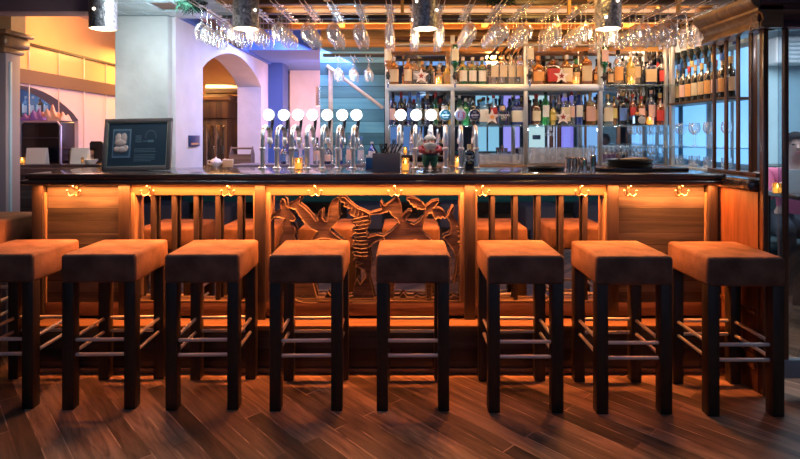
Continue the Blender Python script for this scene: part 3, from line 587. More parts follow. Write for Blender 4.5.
# upside down dispenser bottles clamped to the posts
for i, (px, gc, lc, top) in enumerate([(388, 'whisky', 'cream', 45), (455, 'green', 'cream', 45), (530, 'clear', 'cream', 44), (604.5, 'green', 'pink', 46)]):
    d = 4.69; h = .27; zt_ = Z(top, d)
    o = bottle('round', gc, lc, 'black', h, .036, (X(px, d), d, zt_), 'upside down %s dispenser bottle on a steel post, %s from the column end' % (WORD[gc], ORD[i]), 'dispenser bottles on the posts', flip=True)
    v = thing('spirit_dispenser', 'black and clear spirit dispenser on the steel post, %s from the column end' % ORD[i], 'dispenser', (X(px, d), d, zt_-h-.005), 0, 'spirit dispensers on the posts')
    G().lathe([(.012, -.03), (.016, -.02), (.016, .03), (.012, .035)], 14).box(-.02, .02, -.025, .06, -.004, .01, .003).build('housing', lmat('black'), v)
    G().lathe([(.013, -.07), (.015, -.03)], 14, cap=False).build('measure_chamber', glass, v)
    G().lathe([(.007, -.1), (.009, -.07)], 12).build('spout', lmat('blue'), v)

# paper stars and shelf candles
for i, (px, py, d, where) in enumerate([(421.2, 76, 4.735, 'steel shelf nearer the taps'), (561.5, 76, 4.735, 'steel shelf above the other star'), (492, 117, 4.73, 'glass shelf before the black gin bottle'), (563, 117, 4.735, 'glass shelf beneath the other star')]):
    s_ = .071
    o = thing('paper_star', 'white paper star, dark centre, on the %s' % where, 'star', (X(px, d), d, Z(py, d)), 0, 'paper stars among the bottles')
    def starp(r): return [(r*math.sin(math.pi*k/5)*(1 if k % 2 == 0 else .42), r*math.cos(math.pi*k/5)*(1 if k % 2 == 0 else .42)) for k in range(10)][::-1]
    G().prism(starp(s_), -.008, .006, lambda u, v, dd: (u, dd, v), .012).build('star_body', mat('white_star_paper', (.86, .78, .78), .7), o)
    G().prism(starp(s_*.4), -.0105, -.006, lambda u, v, dd: (u, dd, v)).build('star_centre', mat('orange_star' if i == 2 else 'red_star', (.85, .35, .1) if i == 2 else (.3, .04, .03), .6), o)
def candle(loc, label, r=.033, h=.075, s=5, group=None):
    o = thing('votive_candle', label, 'candle', loc, 0, group)
    G().lathe([(r*.9, 0), (r, .004), (r, h), (r*.92, h), (r*.92, .008), (.0001, .008)], 20, cap=False).build('glass_cup', clear('candle_glass', (1, .85, .55), .25, (1, .7, .3)), o)
    G().lathe([(r*.86, .009), (r*.86, h*.55), (.002, h*.56)], 18).build('wax', glow('warm_wax', (1, .62, .2), s*.35), o)
    G().lathe([(.001, h*.56), (.006, h*.66), (.005, h*.76), (.0005, h*.95)], 10).build('flame', glow('flame', (1, .75, .35), 18), o)
    return o
for px, py, d, lab in [(438.5, 84.5, 4.77, 'lit votive candle beside a star on the steel shelf'), (576, 84.5, 4.76, 'lit votive candle before dark wine bottle on the steel shelf'), (631.5, 84.5, 4.76, 'lit votive candle before the yellow bottle on the steel shelf'), (650, 125, 4.76, 'lit votive candle before the navy bottle on the glass shelf')]:
    candle((X(px, d), d, ZS1 if py < 100 else ZS2), lab, group='candles among the bottles')

# ------------------------------------------------------------------ glasses
def gprof(kind):
    if kind == 'wine': return [(.0005, .0), (.033, .002), (.033, .004), (.006, .008), (.0035, .02), (.0035, .095), (.012, .102), (.03, .118), (.039, .142), (.038, .165), (.031, .2)]
    if kind == 'flute': return [(.0005, .0), (.032, .002), (.032, .004), (.006, .008), (.0035, .02), (.0035, .07), (.01, .08), (.021, .11), (.0255, .15), (.024, .215)]
    if kind == 'balloon': return [(.0005, .0), (.036, .002), (.036, .004), (.006, .008), (.004, .02), (.004, .085), (.02, .095), (.046, .12), (.056, .15), (.05, .178), (.042, .195)]
    if kind == 'tumbler': return [(.0005, 0), (.031, 0), (.034, .004), (.037, .09), (.035, .09), (.031, .01), (.0005, .01)]
    return [(.0005, 0), (.026, 0), (.028, .004), (.032, .13), (.0305, .13), (.0265, .012), (.0005, .012)]
gprot = {}
def put_glass(kind, loc, label, group, flip=False, s=1):
    up = kind in ('wine', 'flute', 'balloon')
    if kind not in gprot:
        o = thing({'wine': 'wine_glass', 'flute': 'champagne_flute', 'balloon': 'balloon_glass', 'tumbler': 'tumbler', 'highball': 'highball_glass'}[kind], label, 'glass', loc, 0, group)
        p = gprof(kind)
        if up:
            G().lathe(p[6:], 18, cap=False).build('bowl', glass, o); G().lathe(p[3:7], 10, cap=False).build('stem', glass, o); G().lathe(p[:4], 18, cap=False).build('foot', glass, o)
        else:
            G().lathe(p[:4]+[p[4]], 18, cap=False).build('wall', glass, o); G().lathe([(.0005, 0), (p[1][0], 0), (p[2][0]-.001, .011), (.0005, .011)], 18, cap=False).build('base', glass, o)
        gprot[kind] = o
    else: o = dup(gprot[kind], loc, 0, label, group)
    o.rotation_euler = (math.pi if flip else 0, 0, 0); o.scale = (s, s, s); return o
gold_rail = wood('gold_lit_rail', (.4, .2, .05), (.75, .42, .13), 0, 6, .4)
rack = thing('glass_rack', 'long hanging rack of dark bars and wire runners above the counter', 'glass rack', (0, 3.6, 2.25))
G().box(-1.36, 2.06, .285, .315, .012, .04, .003).build('rear_bar', mat('rack_dark_bar', (.03, .02, .018), .4), rack)
G().box(-1.36, 2.06, -.3, -.27, .012, .04, .003).build('front_bar', mat('rack_dark_bar', (.03, .02, .018), .4), rack)
for x in (-1.3, -.02, 1.2, 2.0):
    for y in (-.285, .3): G().box(x-.012, x+.012, y-.012, y+.012, .03, .18 if x > -1.25 else .19).build('hanger', gold_rail, rack)
rows = [(222, 'wine'), (246, 'wine'), (268, 'wine'), (292, 'wine'), (317, 'wine'), (340, 'wine'), (364, 'wine'), (391, 'flute'), (414, 'flute'), (437, 'flute'), (463, 'wine'), (490, 'balloon'), (513, 'wine'), (542, 'flute'), (567, 'wine'), (593, 'flute'), (618, 'wine'), (641, 'balloon'), (664, 'wine'), (688, 'balloon')]
wire = mat('rack_wire', (.7, .55, .4), .3, 1)
for i, (px, kind) in enumerate(rows):
    x = X(px, 3.85)
    for s_ in (-1, 1):
        xx = x+s_*.016
        G().tube([(xx, -.31, .02), (xx, -.31, -.008), (xx, .3, -.008), (xx, .325, -.008), (xx+s_*.012, .33, -.002), (xx+s_*.01, .32, .02)], .003, 6).build('wire_runner', wire, rack)
    for j in range(5):
        y = 3.85-j*.1+.012*math.sin(i*3+j*5)
        put_glass(kind, (x+.004*math.sin(i+j*2.3), y, 2.252), 'clear %s hanging %s from the rear on the %s runner from the column end' % ({'wine': 'wine glass', 'flute': 'flute', 'balloon': 'balloon glass'}[kind], ORD[j], ORD[i]), 'glasses hanging above the bar', True, 1.1)
# glass rack on the teal wall
r2 = thing('wall_glass_rack', 'short dark glass rack bar on the teal boards beside the shelving', 'glass rack', (X(357, 4.72), 4.72, Z(57, 4.72)))
G().box(-.3, .27, -.02, .02, 0, .03, .004).build('bar', MATS['rack_dark_bar'], r2)
for px in (339, 354, 369):
    for s_ in (-1, 1):
        xx = X(px, 4.72)-X(357, 4.72)+s_*.017; G().tube([(xx, -.12, 0), (xx, -.12, -.01), (xx, .28, -.01)], .003, 6).build('wire_runner', wire, r2)
    for j in range(2):
        put_glass('wine', (X(px, 4.72), 4.66+j*.16, Z(57, 4.72)-.008), 'clear wine glass hanging before the teal boards, %s one of %s pair' % (('front', 'rear')[j], {339: 'the outer', 354: 'the middle', 369: 'the inner'}[px]), 'glasses hanging before the teal boards', True)
# tumblers and highballs on the back counter
for i in range(12):
    put_glass('tumbler', (X(483+(i % 6)*6.8+(3 if i >= 6 else 0), 4.85), 4.82 if i < 6 else 4.91, ZC), 'small clear tumbler on the back counter, %s in the %s row' % (ORD[i % 6], ('front', 'rear')[i//6]), 'tumblers on the back counter')
for i in range(18):
    put_glass('highball', (X(531+(i % 9)*7.4, 4.85), 4.82 if i < 9 else 4.9, ZC+.008), 'upturned highball glass on the back counter, %s in the %s row' % (ORD[i % 9], ('front', 'rear')[i//9]), 'highball glasses on the back counter', False, 1.08)
for i in range(9):
    put_glass('wine', (X(606+i*7.3, 4.85), 4.83+(i % 2)*.07, ZC), 'clear wine glass under the low glass shelf, %s from the tray end' % ORD[i], 'wine glasses under the low glass shelf', False, .85)

# ------------------------------------------------------------------ wine rack on the side wall
wr = thing('wine_rack', 'side wall wine rack of glass shelves and dark slats before a blue window', 'wine rack', (2.48, 4.5, 0))
G().box(-.12, .1, -.57, .51, 1.675, 1.695, .003).build('shelf', wood('rack_shelf_wood', (.05, .03, .02), (.14, .08, .05), 1, 6, .4), wr)
G().box(-.12, .1, -.57, .51, Z(146, 4.6)-.01, Z(146, 4.6), .002).build('glass_shelf', frost, wr)
G().box(-.12, .1, -.57, .51, ZC-.05, ZC, .004).build('counter', mat('pale_side_counter', (.4, .45, .5), .4), wr)
G().box(-.02, .02, -.57, .51, 2.29, 2.305).box(.06, .09, -.57, .51, 2.405, 2.42).build('hanging_slat', MATS['dark_brown_slat'], wr)
G().box(.06, .1, -.6, -.57, ZC, 2.35, .003).build('end_upright', cab_w, wr)
G().box(-.14, -.11, .3, .33, ZC, 2.3, .003).build('upright', st_sh, wr)
lc_ = ['tan', 'orange', 'tan', 'pink', 'orange', 'cream', 'tan', 'orange', 'pink', 'orange', 'tan']
for i in range(11):
    bottle('wine', 'wine', lc_[i], ['red', 'tan', 'gold', 'black'][i % 4], .31, .037, (2.45, 4.98-i*.097, 1.695), 'dark wine bottle standing on the side rack, %s from the corner, %s label' % (ORD[i], lc_[i]), 'wine bottles standing on the side rack', rot=-.6)
hl = ['lilac', 'white', 'lilac', 'grey', 'tan', 'lilac', 'white', 'pink', 'lilac']
for t_, (zt_, nm) in enumerate(((2.3, 'lower'), (2.42, 'upper'))):
    for i in range(9):
        bottle('wine', 'wine', hl[(i+t_*4) % 9], ['black', 'gold', 'blue'][i % 3], .31, .04, (2.44+.1*t_, 4.96-i*.107, zt_), 'dark wine bottle stored neck down, %s from the corner, %s tier, %s label' % (ORD[i], nm, hl[(i+t_*4) % 9]), 'wine bottles stored neck down', flip=True, rot=-.6)
for i in range(8):
    put_glass('wine', (2.44+(i % 2)*.08, 4.95-i*.11, Z(146, 4.6)), 'clear wine glass on the side rack, %s from the corner' % ORD[i], 'wine glasses on the side rack')
for i in range(8):
    put_glass('tumbler', (2.44+(i % 2)*.08, 4.95-i*.11, ZC), 'small tumbler on the side counter, %s from the corner' % ORD[i], 'tumblers on the side counter')

# ------------------------------------------------------------------ beer taps
CT = 1.181
lens_white = glow('tap_lens_light', (.8, .92, 1), 7)
def tap(px, lpx, lit, label, col=None, txt=None, s=7):
    d = 3.66
    o = thing('beer_tap', label, 'beer tap', (X(px, d), d, CT), 0, 'chrome beer taps on the counter'); chrome = MATS.get('tap_metal') or mat('tap_metal', (.9, .84, .8), .28, 1)
    zt_ = .225; lx = X(lpx, d+.16)-X(px, d)
    path = [(0, 0, .0)]+[(0, 0, zt_*k/4) for k in range(1, 5)]
    for k in range(1, 9):
        a = math.pi*k/8; path.append((lx*.5*(1-math.cos(a)), .08*(1-math.cos(a)), zt_+.065*math.sin(a)))
    path.append((lx, .16, zt_-.02))
    G().tube(path, .0155, 14).build('swan_neck', chrome, o)
    G().lathe([(.03, 0), (.03, .008), (.02, .014), (.018, .03)], 18).build('base_flange', chrome, o)
    G().lathe([(.016, .125), (.023, .13), (.023, .142), (.016, .147)], 18).build('collar', chrome, o)
    G().lathe([(.02, -.045), (.021, -.01), (.014, .0)], 14, T(lx, .16, zt_-.01)).tube([(lx, .16, zt_-.05), (lx, .175, zt_-.085)], .008, 8).build('spout', chrome, o)
    G().tube([(lx, .17, zt_+.02), (lx, .2, zt_+.03), (lx+.005, .21, zt_+.1), (lx+.005, .205, zt_+.15)], [.008, .009, .012, .009], 10).build('handle', black, o)
    R = T(lx, .125, Z(115, d+.125)-CT) @ Matrix.Rotation(math.pi/2, 4, 'X')
    G().lathe([(.038, -.018), (.043, -.012), (.043, .004), (.04, .006)], 28, R).build('lens_housing', chrome, o)
    if lit: G().lathe([(.039, .004), (.036, .012), (.02, .018), (.0005, .02)], 28, R).build('lens', lens_white, o)
    else:
        G().lathe([(.039, .004), (.036, .008), (.0005, .009)], 28, R).build('lens', mat('tap_badge_'+label[:5], col, .3), o)
        zc = Z(115, d+.125)-CT; yb = .125-.0105
        if txt: text('badge_numeral', txt, .062, mat('badge_red', (.42, .004, .02), .4), o, (lx, yb-.001, zc-.003), (90, 12, 0))
        else:
            pts = [(-.03, -.004), (-.02, .008), (-.008, .004), (.006, .01), (.02, .003), (.03, .006), (.026, -.006), (.01, -.01), (-.006, -.007), (-.02, -.012)]
            ink = mat('badge_ink_'+label[:5], (.75, .85, .88) if col[1] > .1 else (.45, .4, .45), .4)
            G().prism(pts, yb-.003, yb+.002, lambda u, v, q: (lx+u, q, zc+v)).box(lx-.012, lx+.012, yb-.002, yb+.001, zc+.018, zc+.024).box(lx-.02, lx+.02, yb-.002, yb+.001, zc-.022, zc-.018).build('badge_emblem', ink, o)
    return o
for i, (px, lp) in enumerate([(262.5, 270), (277, 285), (292, 299), (307, 313.5), (322, 328), (338, 343), (353, 357)]):
    tap(px, lp, True, 'chrome swan neck beer tap with glowing lens, %s from the column end' % ORD[i])
for i, (px, lp) in enumerate([(399, 400.6), (415, 416), (431, 431)]):
    tap(px, lp, True, 'chrome swan neck beer tap with glowing lens, %s past the grey straw box' % ORD[i])
tap(445.5, 445, False, 'teal badged swan neck beer tap behind the gnome figurine', (.01, .14, .17))
tap(461, 460, False, 'white badged beer tap with a red numeral, beside the black gin bottle', (.46, .44, .58), '13')
tap(476, 474, False, 'black badged beer tap, last of the taps by the gin bottle', (.012, .014, .04))
for x in (310, 436):
    point('tap_lens_glow', (X(x, 3.5), 3.6, 1.62), 2.6, (.4, .65, 1), .05)

# ------------------------------------------------------------------ on the counter
# framed picture, leaning back
fr = thing('framed_picture', 'dark framed display with a photograph and printed text, leaning on the counter', 'picture', (X(138.5, 3.52), 3.49, CT+.0), math.radians(0))
FT = Matrix.Rotation(math.radians(-9), 4, 'X') @ Matrix.Rotation(math.radians(-1.2), 4, 'Y')
fw, fh = .222, .345
def FB(x0, x1, y0, y1, z0, z1, bev=0): return G().box(x0, x1, y0, y1, z0, z1, bev, 2, FT)
fm = mat('picture_frame_wood', (.12, .1, .1), .35)
g = FB(-fw, fw, -.012, .012, 0, .026, .004)
for a in ((-fw, fw, fh-.026, fh), (-fw, -fw+.026, 0, fh), (fw-.026, fw, 0, fh)): g.box(a[0], a[1], -.012, .012, a[2], a[3], .004, 2, FT)
g.build('frame_moulding', fm, fr)
g = G()
for a in ((-fw+.026, fw-.026, .026, .0295), (-fw+.026, fw-.026, fh-.0295, fh-.026), (-fw+.026, -fw+.0295, .026, fh-.026), (fw-.0295, fw-.026, .026, fh-.026)): g.box(a[0], a[1], -.008, .004, a[2], a[3], 0, 1, FT)
g.build('gold_fillet', mat('gold_fillet_paint', (.6, .55, .35), .35, .4), fr)
FB(-fw+.024, fw-.024, -.002, .01, .024, fh-.024).build('mount_board', mat('mount_slate', (.16, .185, .195), .6), fr)
ph = FB(-.165, -.045, -.004, .0, .085, .275).build('photograph', mat('photo_white', (.75, .76, .78), .5), fr)
FB(-.157, -.053, -.0055, -.003, .097, .265).build('photo_ground', mat('photo_grey', (.3, .36, .38), .5), ph)
g = G()
for c, r in (((-.125, -.006, .215), (.024, .006, .035)), ((-.09, -.006, .215), (.024, .006, .035)), ((-.11, -.007, .185), (.04, .007, .028)), ((-.13, -.008, .14), (.022, .007, .02)), ((-.095, -.008, .138), (.034, .008, .022)), ((-.075, -.007, .15), (.02, .006, .018))): g.ell(c, r, 14, FT)
g.build('photo_subject', mat('photo_tan', (.5, .38, .36), .6), ph)
g = G(); rr = random.Random(5)
for k in range(4): g.box(-.015, .015+.012*rr.random(), -.0035, -.001, .225-k*.013, .231-k*.013, 0, 1, FT)
for k in range(9):
    if k == 3: continue
    g.box(-.02, .125-.03*(k == 8)-.01*rr.random(), -.0035, -.001, .14-k*.01, .1445-k*.01, 0, 1, FT)
for q in range(10):
    a = math.pi*q/9; g.box(.085-.035*math.cos(a)-.003, .085-.035*math.cos(a)+.003, -.0035, -.001, .215+.045*math.sin(a), .222+.045*math.sin(a), 0, 1, FT)
g.box(.065, .105, -.0035, -.001, .185, .2, 0, 1, FT).box(.035, .06, -.0035, -.001, .19, .196, 0, 1, FT)
g.build('printed_text', mat('print_pale', (.6, .64, .6), .6), fr)
FB(-fw+.028, fw-.028, -.009, -.0075, .028, fh-.028).build('glazing', pane, fr)
FB(-.02, .02, .012, .02, .03, fh*.75).build('backing_strut', fm, fr)
# small blue tile on the arch pier
o = thing('wall_plaque', 'small dark blue plaque with an orange band on the pale pier', 'plaque', (-1.7, 4.28, Z(141, 4.28)))
G().box(-.005, .014, -.1, .1, -.045, .045, .003).build('plate', mat('plaque_blue', (.03, .05, .16), .3), o)
G().box(.012, .0165, -.075, .075, -.03, -.015).build('band', mat('plaque_orange', (.8, .35, .12), .5), o)
# straw box
o = thing('straw_box', 'grey square box holding black straws on the counter between the tap groups', 'box', (X(386.5, 3.45), 3.45, CT))
bx = .0875
g = G().box(-bx, bx, -bx*.7, -bx*.7+.006, 0, .115, .002).box(-bx, bx, bx*.7-.006, bx*.7, 0, .115, .002).box(-bx, -bx+.006, -bx*.7, bx*.7, 0, .115, .002).box(bx-.006, bx, -bx*.7, bx*.7, 0, .115, .002)
g.build('box_sides', mat('grey_card', (.2, .17, .19), .6), o); G().box(-bx+.006, bx-.006, -bx*.7+.006, bx*.7-.006, 0, .006).build('box_floor', mat('grey_card', (.2, .17, .19), .6), o)
rr = random.Random(11)
for i in range(18):
    x = rr.uniform(-.06, .055); y = rr.uniform(-.04, .04); dx = rr.uniform(-.3, .35); dy = rr.uniform(-.15, .15); L_ = .17
    k = thing('drinking_straw', 'thin black drinking straw standing in the grey box', 'straw', (X(386.5, 3.45)+x*.8-.0, 3.45+y*.7, CT+.007), 0, 'black straws in the grey box')
    ex = max(-.07, min(.07, x*.8+dx*.1)); G().tube([(0, 0, 0), (dx*.08, dy*.08, .1), (dx*.22, dy*.2, L_)], .0034, 7).build('tube', black, k)
# garnish holder blue behind the box
o = thing('napkin_holder', 'small blue napkin holder beside the grey straw box', 'holder', (X(371, 3.72), 3.72, CT))
G().box(-.035, .035, -.03, -.024, 0, .075, .003).box(-.035, .035, .024, .03, 0, .075, .003).box(-.035, .035, -.03, .03, 0, .006, .002).build('holder_body', mat('blue_plastic', (.02, .12, .35), .35), o)
G().box(-.031, .031, -.02, .02, .006, .085, .003).build('napkins', lmat('white'), o)
# gnome figurine
gn = thing('gnome_figurine', 'bearded gnome figurine in red jacket and green trousers on the counter', 'figurine', (X(430, 3.5), 3.5, CT))
red = mat('gnome_red', (.5, .05, .06), .5); grn = mat('gnome_green', (.02, .13, .08), .5); wht = mat('gnome_white', (.8, .8, .78), .7); skin_g = mat('gnome_skin', (.75, .45, .34), .5)
for s_ in (-1, 1):
    G().ell((s_*.03, -.018, .012), (.02, .034, .012), 14).lathe([(.017, .005), (.016, .035)], 12, T(s_*.026, 0, 0)).build('boot', mat('gnome_boot', (.05, .05, .06), .4), gn)
    G().tube([(s_*.024, 0, .03), (s_*.026, -.002, .06), (s_*.022, 0, .09)], [.02, .026, .03], 14).build('trouser_leg', grn, gn)
G().lathe([(.02, .07), (.046, .082), (.05, .098), (.046, .105)], 20).build('trousers', grn, gn)
G().lathe([(.046, .098), (.05, .108), (.05, .135), (.042, .158), (.02, .17)], 20).build('jacket', red, gn)
G().lathe([(.0505, .1), (.0515, .104), (.0505, .109)], 20, cap=False).build('belt', black, gn)
for s_ in (-1, 1):
    G().tube([(s_*.038, 0, .155), (s_*.064, -.01, .143), (s_*.062, -.032, .13), (s_*.03, -.05, .128)], [.016, .018, .016, .013], 12).build('arm', red, gn)
    hd = G().ell((s_*.024, -.054, .128), (.011, .01, .01), 10)
    for q in range(4): hd.tube([(s_*.018, -.058, .134-q*.005), (s_*.008, -.062, .133-q*.005)], .003, 6)
    hd.build('hand', skin_g, gn)
G().ell((0, -.004, .185), (.03, .028, .03), 16).ell((0, -.034, .186), (.007, .008, .007), 10).build('head', skin_g, gn)
for s_ in (-1, 1): G().ell((s_*.011, -.029, .193), (.0035, .003, .004), 8).build('eye', black, gn)
G().lathe([(.004, .118), (.03, .135), (.046, .162), (.036, .176), (.02, .18)], 16, T(0, -.02, 0)).tube([(-.04, -.044, .168), (0, -.06, .175), (.04, -.044, .168)], [.006, .012, .006], 8).build('beard', wht, gn)
G().lathe([(.034, .202), (.04, .207), (.038, .216), (.024, .23), (.001, .238)], 18).build('cap', wht, gn)
G().ell((-.062, .02, .168), (.026, .024, .034), 14).ell((-.052, .01, .2), (.01, .01, .012), 10).build('sack', mat('gnome_sack', (.72, .7, .66), .8), gn)
# candles on the bar
candle((X(405.5, 3.42), 3.42, CT), 'lit amber votive candle on the counter beside the grey straw box', .026, .085)
candle((X(457.5, 3.74), 3.74, CT), 'lit votive candle between the teal and white badged taps', .02, .08)
candle((X(298.5, 3.56), 3.56, CT), 'lit amber votive candle between the second and third glowing taps', .028, .08)
# trays and boards
def tray(loc, r, label, zs=1):
    o = thing('serving_tray', label, 'tray', loc, 0, 'dark serving trays'); G().lathe([(.001, 0), (r*.95, 0), (r, .004), (r+.008, .024), (r+.003, .024), (r-.006, .007), (.001, .007)], 40, cap=False).build('tray_dish', mat('tray_black', (.02, .016, .015), .3), o)
    G().lathe([(.001, .0072), (r*.9, .0075), (r*.9, .0085), (.001, .0085)], 32, cap=False).build('tray_mat', mat('tray_mat', (.05, .035, .03), .7), o)
TD = 3.47
o = thing('bar_board', 'flat dark board lying on the counter under the trays', 'board', (X(640, TD), TD+.05, CT)); G().box(-.285, .285, -.12, .15, 0, .022, .006).build('board', mat('board_black', (.03, .022, .022), .25), o)
tray((X(633, TD), TD+.05, CT+.0225), .135, 'round dark serving tray lowest of the stack on the dark board')
tray((X(633, TD), TD+.05, CT+.0475), .135, 'round dark serving tray topmost of the stack, with paper on it')
o = thing('folded_napkin', 'cream folded paper lying across the topmost serving tray', 'paper', (X(634, TD), TD+.04, CT+.072)); G().prism([(-.1, -.06), (.1, -.02), (.1, .06), (-.02, .05)], .006, 0, lambda u, v, q: (u, v, q+.06*max(0, u)*.6)).build('sheet', lmat('tan'), o)
tray((X(546, 3.52), 3.52, CT), .115, 'round dark serving tray alone on the counter before the highball glasses')
for i, (px, d, h) in enumerate([(568, 3.66, .075), (574.5, 3.66, .075), (581, 3.66, .075), (584, 3.42, .075), (593, 3.42, .1)]):
    o = thing('steel_beaker', 'shiny steel bar beaker beside the lone tray, %s towards the dark board' % ORD[i], 'beaker', (X(px, d), d, CT), 0, 'steel beakers on the counter'); r = .021
    G().lathe([(.0005, 0), (r*.85, 0), (r, h), (r*.95, h), (r*.8, .005), (.0005, .005)], 20, cap=False).build('cup', chrome, o); G().lathe([(r*.99, h-.004), (r*1.06, h), (r*.97, h+.002)], 20, cap=False).build('rim', chrome, o)
# a wooden crate with white cups behind the taps, in the far arch room, plus dark service top
# pendants over the bar
perf = mat('perforated_metal', (.36, .34, .34), .34, .75, bump=.9, bscale=45, var=.6, vscale=60)
def pendant(px, label):
    d = 3.36; x = X(px, d); z0 = Z(29, d)
    o = thing('pendant_lamp', label, 'pendant lamp', (x, d, z0), 0, 'hammered metal pendants over the bar'); r = .08
    G().lathe([(r, 0), (r, .3), (r*.3, .31), (r*.28, .33), (r-.004, .298), (r-.004, .0)], 36, cap=False).build('shade', perf, o)
    G().lathe([(.0005, .012), (r-.005, .012), (r-.005, .016), (.0005, .016)], 30).build('diffuser', glow('pendant_diffuser', (1, .86, .66), 1.6), o)
    for q in range(5):
        a = -1.5+q*.9+px; b = .06+.05*((q*7+int(px)) % 5); G().ell((r*math.cos(a), r*math.sin(a), b), (.009, .009, .009), 10).build('light_hole', glow('pendant_hole', (1, .85, .65), 7), o)
    G().tube([(0, 0, .32), (0, 0, 2.62-z0)], .005, 8).build('cord', black, o)
    point('pendant_light', (x, d, z0-.03), 4, (1, .75, .5), .05)
for px, lab in ((103, 'hammered metal pendant before the gold lounge, beside the concrete column'), (246, 'hammered metal pendant among the wine glasses by the arch'), (425.5, 'hammered metal pendant above the gnome figurine'), (608, 'hammered metal pendant above the serving trays')): pendant(px, lab)
# garlands of pine on the ceiling
def garland(x0, y0, z0, n, seed, label):
    o = thing('pine_garland', label, 'garland', (x0, y0, z0)); rr = random.Random(seed); g = G()
    for i in range(n):
        c = Vector((rr.uniform(-.08, .08), rr.uniform(-.06, .06), rr.uniform(-.03, .03))); dv = Vector((rr.uniform(-1, 1), rr.uniform(-1, 1), rr.uniform(-1, .4))).normalized()*rr.uniform(.03, .07)
        g.tube([c, c+dv*.6, c+dv], [.003, .003, .0006], 4)
    g.build('needles', mat('pine_green', (.008, .035, .02), .8, spec=.15), o); G().tube([(-.1, 0, 0), (0, .02, -.02), (.1, 0, 0)], .006, 6).build('branch', mat('pine_twig', (.06, .04, .02), .7), o)
garland(X(192, 3.5), 3.5, 2.275, 260, 1, 'dark pine garland under the mirrored ceiling tiles by the column')
garland(X(500, 3.45), 3.45, 2.31, 200, 2, 'dark pine garland above the balloon glasses, mostly out of frame')

# ------------------------------------------------------------------ behind the taps: far alcove
o = thing('small_pendant', 'small metal cylinder pendant in the far alcove behind the taps', 'pendant lamp', (X(321, 5.5), 5.5, Z(106, 5.5))); G().lathe([(.055, 0), (.055, .2), (.01, .21)], 20).build('shade', mat('pendant_blue_metal', (.5, .52, .6), .2, .9), o); G().lathe([(.05, -.002), (.05, .003)], 20).build('diffuser', glow('pendant_diffuser', (1, .86, .66), 1.6), o); G().tube([(0, 0, .2), (0, 0, 2.62-Z(106, 5.5))], .004, 6).build('cord', black, o)
o = thing('stair_rail', 'pale slanting rail with an upright post behind the glowing taps', 'rail', (0, 5.0, 0)); pr = wood('pale_rail', (.55, .42, .36), (.75, .6, .5), 0, 6, .5)
G().tube([(X(327, 5.0), 0, Z(66, 5.0)), (X(383, 4.9), -.1, Z(108, 4.9))], .016, 8).build('handrail', pr, o); G().box(X(330.5, 5)-.02, X(330.5, 5)+.02, -.0, .04, 1.15, Z(69, 5), .003).build('upright', pr, o)
G().box(-1.55, -.2, -.2, .1, 1.1, 1.146, .006).build('sill_board', mat('alcove_sill', (.12, .1, .14), .4), o); G().box(-1.55, -.2, -.18, .08, 0, 1.1).build('base_cabinet', mat('alcove_base', (.05, .05, .08), .5), o)
rr = random.Random(9)
for i in range(9):
    px = 284+i*11; gc = rr.choice(['blue', 'sky', 'clear', 'navy', 'clear', 'pink' if 0 else 'smoke'])
    bottle(rr.choice(['round', 'tall', 'squat']), gc, rr.choice(['white', 'lilac', 'blue', 'pink', None]), rr.choice(['black', 'silver', 'blue']), rr.uniform(.18, .27), .036, (X(px, 4.9), 4.9, 1.146), '%s bottle on the alcove sill behind the glowing taps, %s from the column end' % (WORD[gc], ORD[i]), 'bottles on the alcove sill')
for i in range(6):
    put_glass('tumbler', (X(289+i*15, 4.8), 4.83, 1.146), 'small tumbler on the alcove sill behind the taps, %s from the column end' % ORD[i], 'tumblers on the alcove sill')
# far room through the arch: cabinet, service top, crate, cups
cb = thing('far_cabinet', 'dark wood cabinet with a steel ventilation pipe above, through the white arch', 'cabinet', (-2.42, 6.9, .12))
G().box(-.2, .2, -.25, .25, -.12, 1.5, .01).build('body', wood('far_cabinet_wood', (.035, .018, .012), (.12, .06, .04), 2, 5, .5, board=(0, .07)), cb)
G().box(-.22, .22, -.28, .28, 1.5, 1.8, .01).build('header', wood('far_cabinet_wood', (.035, .018, .012), (.12, .06, .04), 2, 5, .5, board=(0, .07)), cb)
G().box(-.24, .24, -.3, .3, 1.72, 1.78, .01).build('cornice', cab_h, cb)
for i in range(3): G().box(-.18+i*.125, -.08+i*.125, -.262, -.25, .6, 1.42, .004).build('door_pane', pane, cb)
G().tube([(-.1, -.1, 1.88), (.3, -.1, 1.88)], .07, 18).build('vent_pipe', steel, cb)
sc = thing('service_counter', 'dark service counter of the far lounge seen through the white arch', 'counter', (-2.2, 5.35, 0))
G().box(-.2, .6, -.25, .25, 1.06, 1.1, .008).build('top', counter_w, sc); G().box(-.18, .58, -.22, .22, 0, 1.06).build('body', dark_panel, sc)
cr = thing('wooden_crate', 'open wooden carrier on the far service counter by the first tap', 'crate', (X(242, 5.3), 5.3, 1.1)); bw = wood('crate_wood', (.1, .06, .05), (.25, .15, .11), 0, 7, .6)
G().box(-.1, .1, -.06, -.05, 0, .12).box(-.1, .1, .05, .06, 0, .12).box(-.1, .1, -.06, .06, 0, .01).build('sides', bw, cr)
for x in (-.11, .1): G().prism([(-.06, 0), (.06, 0), (.06, .12), (0, .2), (-.06, .12)], x, x+.01, lambda u, v, q: (q, u, v)).build('end_board', bw, cr)
G().tube([(-.1, 0, .18), (.1, 0, .18)], .01, 8).build('handle', bw, cr)
